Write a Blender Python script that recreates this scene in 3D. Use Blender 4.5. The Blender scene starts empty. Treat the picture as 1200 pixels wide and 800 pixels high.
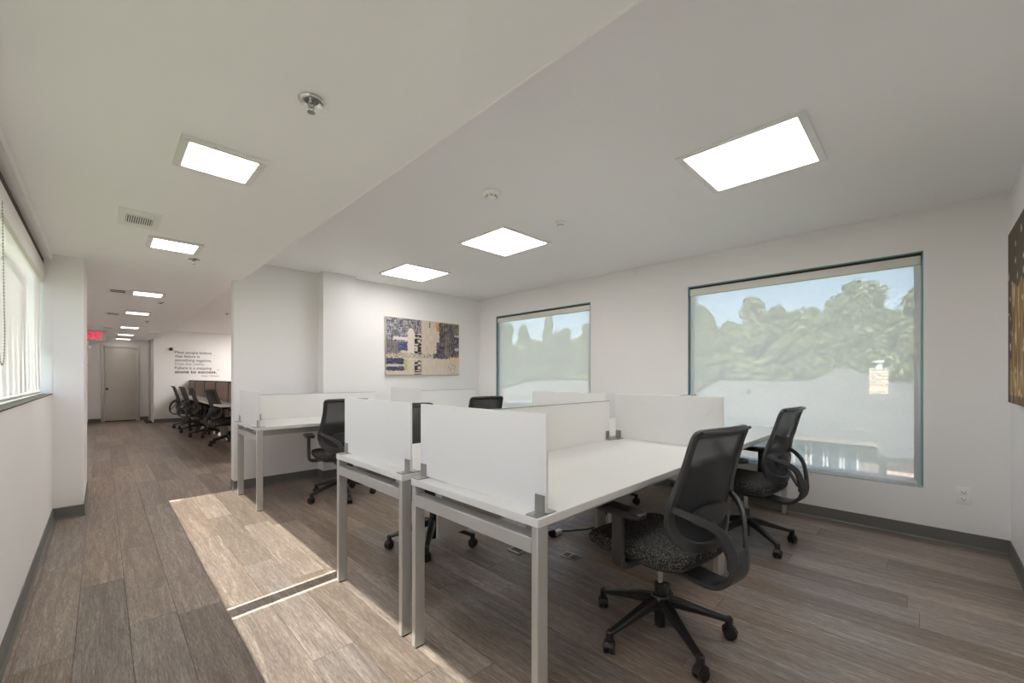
import bpy, bmesh, math, random
from mathutils import Vector, Matrix, noise

# ------------------------------------------------------------------ camera, sky, sun, exposure
SC = bpy.context.scene
COL = SC.collection
cam = bpy.data.cameras.new('camera')
cam_o = bpy.data.objects.new('camera', cam)
COL.objects.link(cam_o)
cam.sensor_width = 36.0
cam.lens = 482.5 / 1200 * 36.0
cam.shift_y = 42 / 1200
cam.clip_start = 0.02
cam.clip_end = 600
cam_o.location = (0, 0, 1.19)
cam_o.rotation_euler = (math.radians(90), 0, -math.atan2(480, 482.5))
SC.camera = cam_o

SUN_TAN = 1.415                                   # sun height above the left windows
SUN_DIR = Vector((-1.0, -0.08, SUN_TAN)).normalized()   # towards the sun
world = bpy.data.worlds.new('sky')
SC.world = world
world.use_nodes = True
nt = world.node_tree
nt.nodes.clear()
wo = nt.nodes.new('ShaderNodeOutputWorld')
bg = nt.nodes.new('ShaderNodeBackground')
sky = nt.nodes.new('ShaderNodeTexSky')
sky.sky_type = 'NISHITA'
sky.sun_disc = False
sky.sun_elevation = math.asin(SUN_DIR.z)
sky.sun_rotation = math.atan2(SUN_DIR.x, SUN_DIR.y)
sky.air_density = 1.0
sky.dust_density = 1.5
bg.inputs['Strength'].default_value = 0.62
nt.links.new(sky.outputs[0], bg.inputs[0])
nt.links.new(bg.outputs[0], wo.inputs[0])

sun = bpy.data.lights.new('sun', 'SUN')
sun.energy = 25.0
sun.angle = math.radians(0.53)
sun.color = (1.0, 0.95, 0.87)
sun_o = bpy.data.objects.new('sun', sun)
COL.objects.link(sun_o)
sun_o.rotation_euler = (-SUN_DIR).to_track_quat('-Z', 'Y').to_euler()
sun_o.location = (-20, 0, 30)

SC.view_settings.view_transform = 'Standard'
SC.view_settings.look = 'None'
SC.view_settings.gamma = 1.0
SC.view_settings.use_curve_mapping = False
SC.view_settings.exposure = 0.56
SC.cycles.max_bounces = 10
SC.cycles.diffuse_bounces = 6
SC.cycles.transparent_max_bounces = 16
SC.cycles.caustics_reflective = False
SC.cycles.caustics_refractive = False

PANEL_L = 9.4       # ceiling panels of the raised ceiling
SMALL_L = 18.5       # small panels of the lower ceiling
HALL_L = 4.2         # small panels down the corridor

# ------------------------------------------------------------------ materials
MAT = {}


def srgb(r, g, b):
    f = lambda c: c / 12.92 if c <= 0.04045 else ((c + 0.055) / 1.055) ** 2.4
    return (f(r / 255), f(g / 255), f(b / 255), 1)


def mat(name, col, rough=0.5, metal=0.0, spec=0.5, noise_amt=0.0, noise_scale=8.0, bump=0.0, bump_scale=120.0):
    m = bpy.data.materials.new(name)
    m.use_nodes = True
    N = m.node_tree.nodes
    L = m.node_tree.links
    p = N['Principled BSDF']
    p.inputs['Base Color'].default_value = col
    p.inputs['Roughness'].default_value = rough
    p.inputs['Metallic'].default_value = metal
    p.inputs['Specular IOR Level'].default_value = spec
    tc = N.new('ShaderNodeTexCoord')
    if noise_amt > 0:
        n = N.new('ShaderNodeTexNoise')
        n.inputs['Scale'].default_value = noise_scale
        n.inputs['Detail'].default_value = 4
        L.new(tc.outputs['Object'], n.inputs['Vector'])
        mx = N.new('ShaderNodeMix')
        mx.data_type = 'RGBA'
        mx.inputs['A'].default_value = tuple(c * (1 - noise_amt) for c in col[:3]) + (1,)
        mx.inputs['B'].default_value = tuple(min(1, c * (1 + noise_amt)) for c in col[:3]) + (1,)
        L.new(n.outputs['Fac'], mx.inputs['Factor'])
        L.new(mx.outputs['Result'], p.inputs['Base Color'])
    if bump > 0:
        n2 = N.new('ShaderNodeTexNoise')
        n2.inputs['Scale'].default_value = bump_scale
        L.new(tc.outputs['Object'], n2.inputs['Vector'])
        b = N.new('ShaderNodeBump')
        b.inputs['Strength'].default_value = bump
        b.inputs['Distance'].default_value = 0.002
        L.new(n2.outputs['Fac'], b.inputs['Height'])
        L.new(b.outputs['Normal'], p.inputs['Normal'])
    MAT[name] = m
    return m


def emit(name, col, strength):
    m = bpy.data.materials.new(name)
    m.use_nodes = True
    N = m.node_tree.nodes
    N.clear()
    o = N.new('ShaderNodeOutputMaterial')
    e = N.new('ShaderNodeEmission')
    e.inputs[0].default_value = col
    e.inputs[1].default_value = strength
    m.node_tree.links.new(e.outputs[0], o.inputs[0])
    MAT[name] = m
    return m


def screen_cloth(name, col, openness, translucent, scale=900):
    """roller shade cloth: woven, partly open, partly translucent"""
    m = bpy.data.materials.new(name)
    m.use_nodes = True
    N = m.node_tree.nodes
    L = m.node_tree.links
    N.clear()
    o = N.new('ShaderNodeOutputMaterial')
    d = N.new('ShaderNodeBsdfDiffuse')
    d.inputs[0].default_value = col
    t = N.new('ShaderNodeBsdfTranslucent')
    t.inputs[0].default_value = col
    tr = N.new('ShaderNodeBsdfTransparent')
    m1 = N.new('ShaderNodeMixShader')
    m1.inputs[0].default_value = translucent
    L.new(d.outputs[0], m1.inputs[1])
    L.new(t.outputs[0], m1.inputs[2])
    m2 = N.new('ShaderNodeMixShader')
    m2.inputs[0].default_value = openness
    tc = N.new('ShaderNodeTexCoord')
    nz = N.new('ShaderNodeTexNoise')
    nz.inputs['Scale'].default_value = 140
    nz.inputs['Detail'].default_value = 2
    mp = N.new('ShaderNodeMapping')
    mp.inputs['Scale'].default_value = (1, 1, 0.25)
    L.new(tc.outputs['Object'], mp.inputs[0])
    L.new(mp.outputs[0], nz.inputs['Vector'])
    mr = N.new('ShaderNodeMapRange')
    mr.inputs['To Min'].default_value = openness - 0.06
    mr.inputs['To Max'].default_value = openness + 0.06
    L.new(nz.outputs['Fac'], mr.inputs[0])
    L.new(mr.outputs[0], m2.inputs[0])
    L.new(m1.outputs[0], m2.inputs[1])
    L.new(tr.outputs[0], m2.inputs[2])
    L.new(m2.outputs[0], o.inputs[0])
    MAT[name] = m
    return m


def glass(name, tint):
    m = bpy.data.materials.new(name)
    m.use_nodes = True
    N = m.node_tree.nodes
    L = m.node_tree.links
    N.clear()
    o = N.new('ShaderNodeOutputMaterial')
    tr = N.new('ShaderNodeBsdfTransparent')
    tr.inputs[0].default_value = tint
    g = N.new('ShaderNodeBsdfGlossy')
    g.inputs['Roughness'].default_value = 0.02
    f = N.new('ShaderNodeLayerWeight')      # thin sheet: same reflection from both faces
    f.inputs[0].default_value = 0.5
    pw = N.new('ShaderNodeMath')
    pw.operation = 'POWER'
    pw.inputs[1].default_value = 5.0
    L.new(f.outputs['Facing'], pw.inputs[0])
    ma = N.new('ShaderNodeMath')
    ma.operation = 'MULTIPLY_ADD'
    ma.inputs[1].default_value = 0.3
    ma.inputs[2].default_value = 0.035
    L.new(pw.outputs[0], ma.inputs[0])
    mx = N.new('ShaderNodeMixShader')
    L.new(ma.outputs[0], mx.inputs[0])
    L.new(tr.outputs[0], mx.inputs[1])
    L.new(g.outputs[0], mx.inputs[2])
    L.new(mx.outputs[0], o.inputs[0])
    MAT[name] = m
    return m


mat('wall', (0.86, 0.845, 0.835, 1), 0.65, spec=0.3, noise_amt=0.012, noise_scale=3, bump=0.15, bump_scale=220)
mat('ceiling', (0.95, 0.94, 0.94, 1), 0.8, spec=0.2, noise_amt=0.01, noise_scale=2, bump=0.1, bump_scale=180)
mat('ceiling_flat', (0.89, 0.88, 0.885, 1), 0.8, spec=0.2, noise_amt=0.01, noise_scale=2, bump=0.1, bump_scale=180)  # raised ceiling: its dimmer light is put into a darker colour
mat('corner_bead', (0.98, 0.97, 0.95, 1), 0.5)  # bright line painted along the lower ceiling's edge
mat('baseboard', srgb(106, 106, 102), 0.5, noise_amt=0.04)
mat('underlay', srgb(52, 46, 42), 0.8, noise_amt=0.05)
mat('white_laminate', (0.74, 0.735, 0.71, 1), 0.35, spec=0.4, noise_amt=0.01)
mat('desk_metal', srgb(186, 184, 178), 0.38, metal=0.25, noise_amt=0.02)
mat('steel', srgb(170, 168, 162), 0.3, metal=0.85, noise_amt=0.03)
mat('chrome', srgb(205, 205, 205), 0.15, metal=1.0, noise_amt=0.02)
mat('black_plastic', (0.048, 0.048, 0.049, 1), 0.45, noise_amt=0.12, noise_scale=30, bump=0.15, bump_scale=600)
mat('black_gloss', (0.024, 0.023, 0.022, 1), 0.3, noise_amt=0.1, noise_scale=30)
mat('caster_rubber', (0.02, 0.018, 0.017, 1), 0.45, noise_amt=0.1)
mat('white_plastic', (0.88, 0.87, 0.84, 1), 0.4, noise_amt=0.01)
mat('fixture_frame', (0.80, 0.79, 0.77, 1), 0.5, noise_amt=0.01)
mat('dark_gap', srgb(62, 62, 54), 0.8, noise_amt=0.05)
mat('alu_frame', srgb(190, 198, 198), 0.35, metal=0.35, noise_amt=0.02)
mat('teal_gasket', srgb(118, 160, 164), 0.35, noise_amt=0.05)
mat('fascia', srgb(224, 222, 215), 0.45, noise_amt=0.01)
mat('sill', srgb(196, 204, 204), 0.25, noise_amt=0.01)
mat('canvas_edge', srgb(205, 195, 180), 0.8, noise_amt=0.05)
mat('vinyl_black', srgb(35, 34, 34), 0.6, noise_amt=0.02)
mat('vinyl_grey', srgb(150, 148, 144), 0.6, noise_amt=0.02)
mat('door_paint', srgb(206, 200, 192), 0.5, noise_amt=0.01)
mat('partition_fabric', srgb(150, 132, 124), 0.9, noise_amt=0.08, noise_scale=80)
mat('partition_trim', srgb(40, 34, 32), 0.5, noise_amt=0.05)
mat('sign_box', srgb(200, 196, 188), 0.5, noise_amt=0.02)
mat('outlet_dark', srgb(60, 58, 54), 0.6, noise_amt=0.02)
mat('grass', (0.07, 0.11, 0.035, 1), 0.9, noise_amt=0.35, noise_scale=0.4)
mat('bark', (0.09, 0.065, 0.045, 1), 0.9, noise_amt=0.3, noise_scale=2)
mat('house_trim', (0.75, 0.75, 0.73, 1), 0.6, noise_amt=0.02)
mat('house_wall', srgb(150, 140, 128), 0.8, noise_amt=0.06)
mat('chimney_siding', srgb(226, 208, 182), 0.8, noise_amt=0.04)
mat('house_pane', srgb(95, 105, 108), 0.1, noise_amt=0.02)
mat('chain', srgb(150, 146, 132), 0.4, metal=0.5, noise_amt=0.02)
emit('panel_large', (1.0, 0.975, 0.955, 1), PANEL_L)
emit('panel_next', (1.0, 0.965, 0.92, 1), 36.0)  # fill light for the next room
emit('panel_small', (1.0, 0.965, 0.93, 1), SMALL_L)
emit('panel_hall', (1.0, 0.95, 0.88, 1), HALL_L)
emit('exit_red', (1.0, 0.015, 0.075, 1), 1.1)
screen_cloth('shade_right', (0.80, 0.785, 0.765, 1), 0.32, 0.17)
screen_cloth('shade_left', (0.80, 0.785, 0.75, 1), 0.195, 0.012)
glass('window_glass', (0.97, 0.985, 0.985, 1))


def frosted():
    m = bpy.data.materials.new('frosted_acrylic')
    m.use_nodes = True
    N = m.node_tree.nodes
    L = m.node_tree.links
    p = N['Principled BSDF']
    p.inputs['Base Color'].default_value = (0.93, 0.915, 0.89, 1)
    p.inputs['Roughness'].default_value = 0.32
    t = N.new('ShaderNodeBsdfTranslucent')
    t.inputs[0].default_value = (0.8, 0.8, 0.77, 1)
    tc = N.new('ShaderNodeTexCoord')
    nz = N.new('ShaderNodeTexNoise')
    nz.inputs['Scale'].default_value = 3
    L.new(tc.outputs['Object'], nz.inputs['Vector'])
    mr = N.new('ShaderNodeMapRange')
    mr.inputs['To Min'].default_value = 0.16
    mr.inputs['To Max'].default_value = 0.20
    L.new(nz.outputs['Fac'], mr.inputs[0])
    mx = N.new('ShaderNodeMixShader')
    L.new(mr.outputs[0], mx.inputs[0])
    L.new(p.outputs[0], mx.inputs[1])
    L.new(t.outputs[0], mx.inputs[2])
    L.new(mx.outputs[0], N['Material Output'].inputs[0])
    MAT['frosted'] = m


frosted()


def plank_mat():
    m = bpy.data.materials.new('plank_vinyl')
    m.use_nodes = True
    N = m.node_tree.nodes
    L = m.node_tree.links
    p = N['Principled BSDF']
    tc = N.new('ShaderNodeTexCoord')
    oi = N.new('ShaderNodeObjectInfo')
    mul = N.new('ShaderNodeVectorMath')
    mul.operation = 'SCALE'
    comb = N.new('ShaderNodeCombineXYZ')
    for i in range(3):
        L.new(oi.outputs['Random'], comb.inputs[i])
    L.new(comb.outputs[0], mul.inputs[0])
    mul.inputs['Scale'].default_value = 57.0
    add = N.new('ShaderNodeVectorMath')
    add.operation = 'ADD'
    L.new(tc.outputs['Object'], add.inputs[0])
    L.new(mul.outputs[0], add.inputs[1])

    def nz(sx, sy, detail, rough=0.6, dist=0.0):
        mp = N.new('ShaderNodeMapping')
        mp.inputs['Scale'].default_value = (sx, sy, 1)
        L.new(add.outputs[0], mp.inputs[0])
        n = N.new('ShaderNodeTexNoise')
        n.inputs['Scale'].default_value = 1.0
        n.inputs['Detail'].default_value = detail
        n.inputs['Roughness'].default_value = rough
        n.inputs['Distortion'].default_value = dist
        L.new(mp.outputs[0], n.inputs['Vector'])
        return n.outputs['Fac']

    def mixf(a, b, fac):
        x = N.new('ShaderNodeMix')
        x.data_type = 'FLOAT'
        x.inputs['Factor'].default_value = fac
        L.new(a, x.inputs['A'])
        L.new(b, x.inputs['B'])
        return x.outputs['Result']
    g1 = nz(190, 7.0, 6, 0.72, 0.3)      # fine grain
    g2 = nz(26, 1.6, 4, 0.6, 1.2)        # broad streaks
    g3 = nz(420, 26, 2, 0.6)             # pores
    s = mixf(mixf(g1, g2, 0.42), g3, 0.34)
    cr = N.new('ShaderNodeValToRGB')
    e = cr.color_ramp.elements
    e[0].position = 0.33
    e[0].color = srgb(88, 75, 66)
    e[1].position = 0.67
    e[1].color = srgb(202, 185, 168)
    k = cr.color_ramp.elements.new(0.5)
    k.color = srgb(140, 125, 113)
    L.new(s, cr.inputs[0])
    # each plank has its own shade
    vr = N.new('ShaderNodeMapRange')
    vr.inputs['To Min'].default_value = 0.72
    vr.inputs['To Max'].default_value = 1.14
    L.new(oi.outputs['Random'], vr.inputs[0])
    hs = N.new('ShaderNodeHueSaturation')
    L.new(cr.outputs[0], hs.inputs['Color'])
    L.new(vr.outputs[0], hs.inputs['Value'])
    sr = N.new('ShaderNodeMath')
    sr.operation = 'MULTIPLY'
    sr.inputs[1].default_value = 7.31
    L.new(oi.outputs['Random'], sr.inputs[0])
    fr = N.new('ShaderNodeMath')
    fr.operation = 'FRACT'
    L.new(sr.outputs[0], fr.inputs[0])
    sr2 = N.new('ShaderNodeMapRange')
    sr2.inputs['To Min'].default_value = 0.75
    sr2.inputs['To Max'].default_value = 1.15
    L.new(fr.outputs[0], sr2.inputs[0])
    L.new(sr2.outputs[0], hs.inputs['Saturation'])
    L.new(hs.outputs[0], p.inputs['Base Color'])
    rr = N.new('ShaderNodeMapRange')
    rr.inputs['To Min'].default_value = 0.30
    rr.inputs['To Max'].default_value = 0.48
    L.new(s, rr.inputs[0])
    L.new(rr.outputs[0], p.inputs['Roughness'])
    b = N.new('ShaderNodeBump')
    b.inputs['Strength'].default_value = 0.35
    b.inputs['Distance'].default_value = 0.0012
    L.new(s, b.inputs['Height'])
    L.new(b.outputs['Normal'], p.inputs['Normal'])
    MAT['plank'] = m


plank_mat()


def tweed_mat():
    m = bpy.data.materials.new('tweed')
    m.use_nodes = True
    N = m.node_tree.nodes
    L = m.node_tree.links
    p = N['Principled BSDF']
    p.inputs['Roughness'].default_value = 0.95
    p.inputs['Specular IOR Level'].default_value = 0.1
    tc = N.new('ShaderNodeTexCoord')
    outs = []
    for sc in ((110, 420, 110), (420, 110, 300)):
        mp = N.new('ShaderNodeMapping')
        mp.inputs['Scale'].default_value = sc
        L.new(tc.outputs['Object'], mp.inputs[0])
        n = N.new('ShaderNodeTexNoise')
        n.inputs['Scale'].default_value = 1.0
        n.inputs['Detail'].default_value = 1
        L.new(mp.outputs[0], n.inputs['Vector'])
        outs.append(n.outputs['Fac'])
    mx = N.new('ShaderNodeMath')
    mx.operation = 'MAXIMUM'
    L.new(outs[0], mx.inputs[0])
    L.new(outs[1], mx.inputs[1])
    cr = N.new('ShaderNodeValToRGB')
    cr.color_ramp.elements[0].position = 0.52
    cr.color_ramp.elements[0].color = (0.012, 0.012, 0.013, 1)
    cr.color_ramp.elements[1].position = 0.74
    cr.color_ramp.elements[1].color = (0.26, 0.25, 0.235, 1)
    L.new(mx.outputs[0], cr.inputs[0])
    L.new(cr.outputs[0], p.inputs['Base Color'])
    MAT['tweed'] = m
    # black mesh of the backrest
    m = bpy.data.materials.new('back_mesh')
    m.use_nodes = True
    N = m.node_tree.nodes
    L = m.node_tree.links
    p = N['Principled BSDF']
    p.inputs['Base Color'].default_value = (0.022, 0.022, 0.024, 1)
    p.inputs['Roughness'].default_value = 0.7
    tr = N.new('ShaderNodeBsdfTransparent')
    tc = N.new('ShaderNodeTexCoord')
    n = N.new('ShaderNodeTexNoise')
    n.inputs['Scale'].default_value = 300
    L.new(tc.outputs['Object'], n.inputs['Vector'])
    mr = N.new('ShaderNodeMapRange')
    mr.inputs['To Min'].default_value = 0.84
    mr.inputs['To Max'].default_value = 0.98
    L.new(n.outputs['Fac'], mr.inputs[0])
    mx = N.new('ShaderNodeMixShader')
    L.new(mr.outputs[0], mx.inputs[0])
    L.new(tr.outputs[0], mx.inputs[1])
    L.new(p.outputs[0], mx.inputs[2])
    L.new(mx.outputs[0], N['Material Output'].inputs[0])
    MAT['back_mesh'] = m


tweed_mat()


def pattern_mats():
    # grey roof shingles (far house)
    m = bpy.data.materials.new('shingles')
    m.use_nodes = True
    N = m.node_tree.nodes
    L = m.node_tree.links
    p = N['Principled BSDF']
    p.inputs['Roughness'].default_value = 0.9
    tc = N.new('ShaderNodeTexCoord')
    mp = N.new('ShaderNodeMapping')
    mp.inputs['Rotation'].default_value = (0, 0, math.radians(90))
    L.new(tc.outputs['Object'], mp.inputs[0])
    br = N.new('ShaderNodeTexBrick')
    br.inputs['Scale'].default_value = 1.0
    br.inputs['Brick Width'].default_value = 0.42
    br.inputs['Row Height'].default_value = 0.24
    br.inputs['Mortar Size'].default_value = 0.01
    br.inputs['Color1'].default_value = (0.095, 0.092, 0.088, 1)
    br.inputs['Color2'].default_value = (0.17, 0.165, 0.157, 1)
    br.inputs['Mortar'].default_value = (0.09, 0.088, 0.085, 1)
    L.new(mp.outputs[0], br.inputs['Vector'])
    L.new(br.outputs[0], p.inputs['Base Color'])
    MAT['shingles'] = m
    m = bpy.data.materials.new('far_brick')
    m.use_nodes = True
    N = m.node_tree.nodes
    L = m.node_tree.links
    p = N['Principled BSDF']
    p.inputs['Roughness'].default_value = 0.9
    tc = N.new('ShaderNodeTexCoord')
    mp = N.new('ShaderNodeMapping')
    mp.inputs['Rotation'].default_value = (math.radians(90), 0, math.radians(90))
    L.new(tc.outputs['Object'], mp.inputs[0])
    br = N.new('ShaderNodeTexBrick')
    br.inputs['Scale'].default_value = 1.0
    br.inputs['Brick Width'].default_value = 0.30
    br.inputs['Row Height'].default_value = 0.12
    br.inputs['Mortar Size'].default_value = 0.012
    br.inputs['Color1'].default_value = srgb(205, 150, 130)
    br.inputs['Color2'].default_value = srgb(226, 190, 168)
    br.inputs['Mortar'].default_value = srgb(226, 216, 205)
    L.new(mp.outputs[0], br.inputs['Vector'])
    L.new(br.outputs[0], p.inputs['Base Color'])
    MAT['far_brick'] = m
    # leaves
    for nm, c1, c2 in (('leaf_a', (0.05, 0.085, 0.022, 1), (0.14, 0.19, 0.055, 1)), ('leaf_b', (0.07, 0.10, 0.03, 1), (0.19, 0.22, 0.08, 1))):
        m = bpy.data.materials.new(nm)
        m.use_nodes = True
        N = m.node_tree.nodes
        L = m.node_tree.links
        p = N['Principled BSDF']
        p.inputs['Roughness'].default_value = 0.6
        tc = N.new('ShaderNodeTexCoord')
        n = N.new('ShaderNodeTexNoise')
        n.inputs['Scale'].default_value = 1.3
        n.inputs['Detail'].default_value = 3
        L.new(tc.outputs['Object'], n.inputs['Vector'])
        cr = N.new('ShaderNodeValToRGB')
        cr.color_ramp.elements[0].position = 0.35
        cr.color_ramp.elements[0].color = c1
        cr.color_ramp.elements[1].position = 0.68
        cr.color_ramp.elements[1].color = c2
        L.new(n.outputs['Fac'], cr.inputs[0])
        L.new(cr.outputs[0], p.inputs['Base Color'])
        MAT[nm] = m
    # painted canvases take their colours from the brush strokes stored on the mesh
    m = bpy.data.materials.new('painted_canvas')
    m.use_nodes = True
    N = m.node_tree.nodes
    L = m.node_tree.links
    p = N['Principled BSDF']
    p.inputs['Roughness'].default_value = 0.75
    a = N.new('ShaderNodeVertexColor')
    a.layer_name = 'paint'
    L.new(a.outputs[0], p.inputs['Base Color'])
    MAT['painted'] = m


pattern_mats()


# ------------------------------------------------------------------ mesh builder
class MB:
    def __init__(s):
        s.v = []
        s.f = []

    def box(s, x0, x1, y0, y1, z0, z1):
        b = len(s.v)
        s.v += [(x0, y0, z0), (x1, y0, z0), (x1, y1, z0), (x0, y1, z0), (x0, y0, z1), (x1, y0, z1), (x1, y1, z1), (x0, y1, z1)]
        s.f += [tuple(b + i for i in q) for q in ((0, 3, 2, 1), (4, 5, 6, 7), (0, 1, 5, 4), (1, 2, 6, 5), (2, 3, 7, 6), (3, 0, 4, 7))]
        return s

    def rings(s, rings, closed=False, cap=True):
        """join equal-length rings of points into a skin"""
        b = len(s.v)
        n = len(rings[0])
        for r in rings:
            s.v += [tuple(p) for p in r]
        m = len(rings)
        for i in range(m if closed else m - 1):
            j = (i + 1) % m
            for k in range(n):
                l = (k + 1) % n
                s.f.append((b + i * n + k, b + i * n + l, b + j * n + l, b + j * n + k))
        if cap and not closed:
            s.f.append(tuple(b + k for k in reversed(range(n))))
            s.f.append(tuple(b + (m - 1) * n + k for k in range(n)))
        return s

    def tube(s, path, r, n=10, closed=False, cap=True):
        P = [Vector(p) for p in path]
        R = r if isinstance(r, (list, tuple)) else [r] * len(P)
        rings = []
        prev = None
        for i, p in enumerate(P):
            a = P[(i - 1) % len(P)] if (closed or i > 0) else p
            c = P[(i + 1) % len(P)] if (closed or i < len(P) - 1) else p
            t = (c - a).normalized()
            if prev is None:
                u = t.orthogonal().normalized()
            else:
                u = (prev - t * prev.dot(t)).normalized()
            prev = u
            w = t.cross(u)
            rings.append([p + (u * math.cos(2 * math.pi * k / n) + w * math.sin(2 * math.pi * k / n)) * R[i] for k in range(n)])
        return s.rings(rings, closed, cap)

    def strap(s, path, width, thick, normal, closed=False, ch=0.3):
        """sweep a chamfered bar: width across, thick along the given normal(s)"""
        P = [Vector(p) for p in path]
        m = len(P)
        W = width if isinstance(width, (list, tuple)) else [width] * m
        T = thick if isinstance(thick, (list, tuple)) else [thick] * m
        rings = []
        for i, p in enumerate(P):
            a = P[(i - 1) % m] if (closed or i > 0) else p
            c = P[(i + 1) % m] if (closed or i < m - 1) else p
            t = (c - a).normalized()
            nn = Vector(normal[i]) if isinstance(normal[0], (list, tuple, Vector)) else Vector(normal)
            sd = t.cross(nn).normalized()
            nn = sd.cross(t).normalized()
            w, h = W[i] / 2, T[i] / 2
            q = min(w, h) * ch
            sec = [(w, h - q), (w - q, h), (-w + q, h), (-w, h - q), (-w, -h + q), (-w + q, -h), (w - q, -h), (w, -h + q)]
            rings.append([p + sd * x + nn * y for x, y in sec])
        return s.rings(rings, closed)

    def lathe(s, prof, n=16, c=(0, 0, 0), axis='z'):
        rings = []
        for r, h in prof:
            ring = []
            for k in range(n):
                a = 2 * math.pi * k / n
                x, y = r * math.cos(a), r * math.sin(a)
                q = (x, y, h) if axis == 'z' else ((h, x, y) if axis == 'x' else (y, h, x))
                ring.append((q[0] + c[0], q[1] + c[1], q[2] + c[2]))
            rings.append(ring)
        return s.rings(rings)

    def poly(s, pts):
        b = len(s.v)
        s.v += [tuple(p) for p in pts]
        s.f.append(tuple(range(b, b + len(pts))))
        return s

    def mesh(s, name, m, bevel=0.0, seg=2, smooth=False, fix=True):
        me = bpy.data.meshes.new(name)
        me.from_pydata(s.v, [], s.f)
        if bevel or fix:
            bm = bmesh.new()
            bm.from_mesh(me)
            if fix:
                bmesh.ops.recalc_face_normals(bm, faces=bm.faces)
            if bevel:
                ed = [e for e in bm.edges if len(e.link_faces) == 2 and e.calc_face_angle(0) > 0.6]
                bmesh.ops.bevel(bm, geom=ed, offset=bevel, segments=seg, profile=0.5, affect='EDGES', clamp_overlap=True)
            bm.to_mesh(me)
            bm.free()
        if smooth or bevel:
            me.polygons.foreach_set('use_smooth', [True] * len(me.polygons))
            me.set_sharp_from_angle(angle=math.radians(38))
        me.materials.append(MAT[m])
        me.update()
        return me

    def build(s, name, m, parent=None, loc=(0, 0, 0), rot=(0, 0, 0), **k):
        o = bpy.data.objects.new(name, s.mesh(name, m, **k))
        COL.objects.link(o)
        o.location = loc
        o.rotation_euler = rot
        o.parent = parent
        return o


def tag(o, label, cat, group=None, kind=None):
    o['label'] = label
    o['category'] = cat
    if group:
        o['group'] = group
    if kind:
        o['kind'] = kind
    return o


def empty(name, loc=(0, 0, 0), rz=0.0):
    o = bpy.data.objects.new(name, None)
    o.empty_display_size = 0.1
    COL.objects.link(o)
    o.location = loc
    o.rotation_euler = (0, 0, rz)
    return o


def struct(o, label=None):
    o['kind'] = 'structure'
    if label:
        o['label'] = label
    return o


def copy_tree(o, parent=None):
    kids = list(o.children)
    c = o.copy()
    COL.objects.link(c)
    c.parent = parent
    for ch in kids:
        copy_tree(ch, c)
    return c


def catmull(pts, n=6, closed=False):
    P = [Vector(p) for p in pts]
    out = []
    m = len(P)
    for i in range(m if closed else m - 1):
        p0 = P[(i - 1) % m] if (closed or i > 0) else P[0]
        p1 = P[i]
        p2 = P[(i + 1) % m]
        p3 = P[(i + 2) % m] if (closed or i + 2 < m) else P[-1]
        for k in range(n):
            t = k / n
            out.append(0.5 * ((2 * p1) + (-p0 + p2) * t + (2 * p0 - 5 * p1 + 4 * p2 - p3) * t * t + (-p0 + 3 * p1 - 3 * p2 + p3) * t ** 3))
    if not closed:
        out.append(P[-1].copy())
    return out


# ------------------------------------------------------------------ room shell
XL, XR = -0.295, 4.306       # left wall, window wall
YF, YB = -0.40, 5.08         # wall beside the camera, back wall
ZC, ZS = 2.432, 2.215        # raised ceiling, lower ceiling
XS = 1.037                   # edge of the lower ceiling
YE, YT = 15.4, 14.17         # end of the corridor, wall with the quote
TH = 0.14

# windows in the right wall: (y0, y1), z range
WZ0, WZ1 = 0.373, 2.127
WR = [(2.945, 4.678), (0.013, 1.743)]
# windows in the left wall
LZ0, LZ1 = 1.05, 2.165
WL = [(2.44, 5.115), (-0.30, 2.36)]


def wall_with_holes(x0, x1, ya, yb, zt, holes, hz0, hz1):
    b = MB()
    b.box(x0, x1, ya, yb, 0, hz0)
    b.box(x0, x1, ya, yb, hz1, zt)
    ys = [ya] + [q for h in sorted(holes) for q in h] + [yb]
    for i in range(0, len(ys), 2):
        if ys[i + 1] - ys[i] > 1e-4:
            b.box(x0, x1, ys[i], ys[i + 1], hz0, hz1)
    return b


floor_o = struct(MB().box(XL - TH, XR + TH, YF - TH, YE + TH, -0.2, -0.008).build('floor', 'underlay'), 'wood-look vinyl plank floor running from the desks down the corridor')
struct(wall_with_holes(XR, XR + TH, YF - TH, YT + TH, ZC + 0.1, WR, WZ0, WZ1).build('wall_right', 'wall'))
struct(wall_with_holes(XL - TH, XL, YF - TH, 5.12, ZS + 0.05, WL, LZ0, LZ1).build('wall_left', 'wall'))
struct(MB().box(XL - TH, XR + TH, YF - TH, YF, 0, ZC + 0.1).build('wall_front', 'wall'))
# back wall with its pilaster
struct(MB().box(0.982, 1.83, 5.135, 5.27, 0, ZC + 0.1).build('wall_back_left', 'wall'))
struct(MB().box(1.83, 2.215, 4.965, 5.27, 0, ZC + 0.1).build('wall_pilaster', 'wall'))
struct(MB().box(2.215, XR, YB, 5.27, 0, ZC + 0.1).build('wall_back', 'wall'))
# pier beside the corridor and the corridor's own walls
struct(MB().box(XL - TH, -0.115, 5.12, 6.25, 0, ZS + 0.05).build('wall_pier', 'wall'))
struct(MB().box(-0.40, -0.262, 6.25, YE + TH, 0, ZS + 0.05).build('wall_corridor', 'wall'))
struct(MB().box(-0.262, 0.946, YE, YE + TH, 0, ZS + 0.05).build('wall_end', 'wall'))
struct(MB().box(0.946, XR + TH, YT, YE + TH, 0, ZC + 0.1).build('wall_far', 'wall'))
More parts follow.
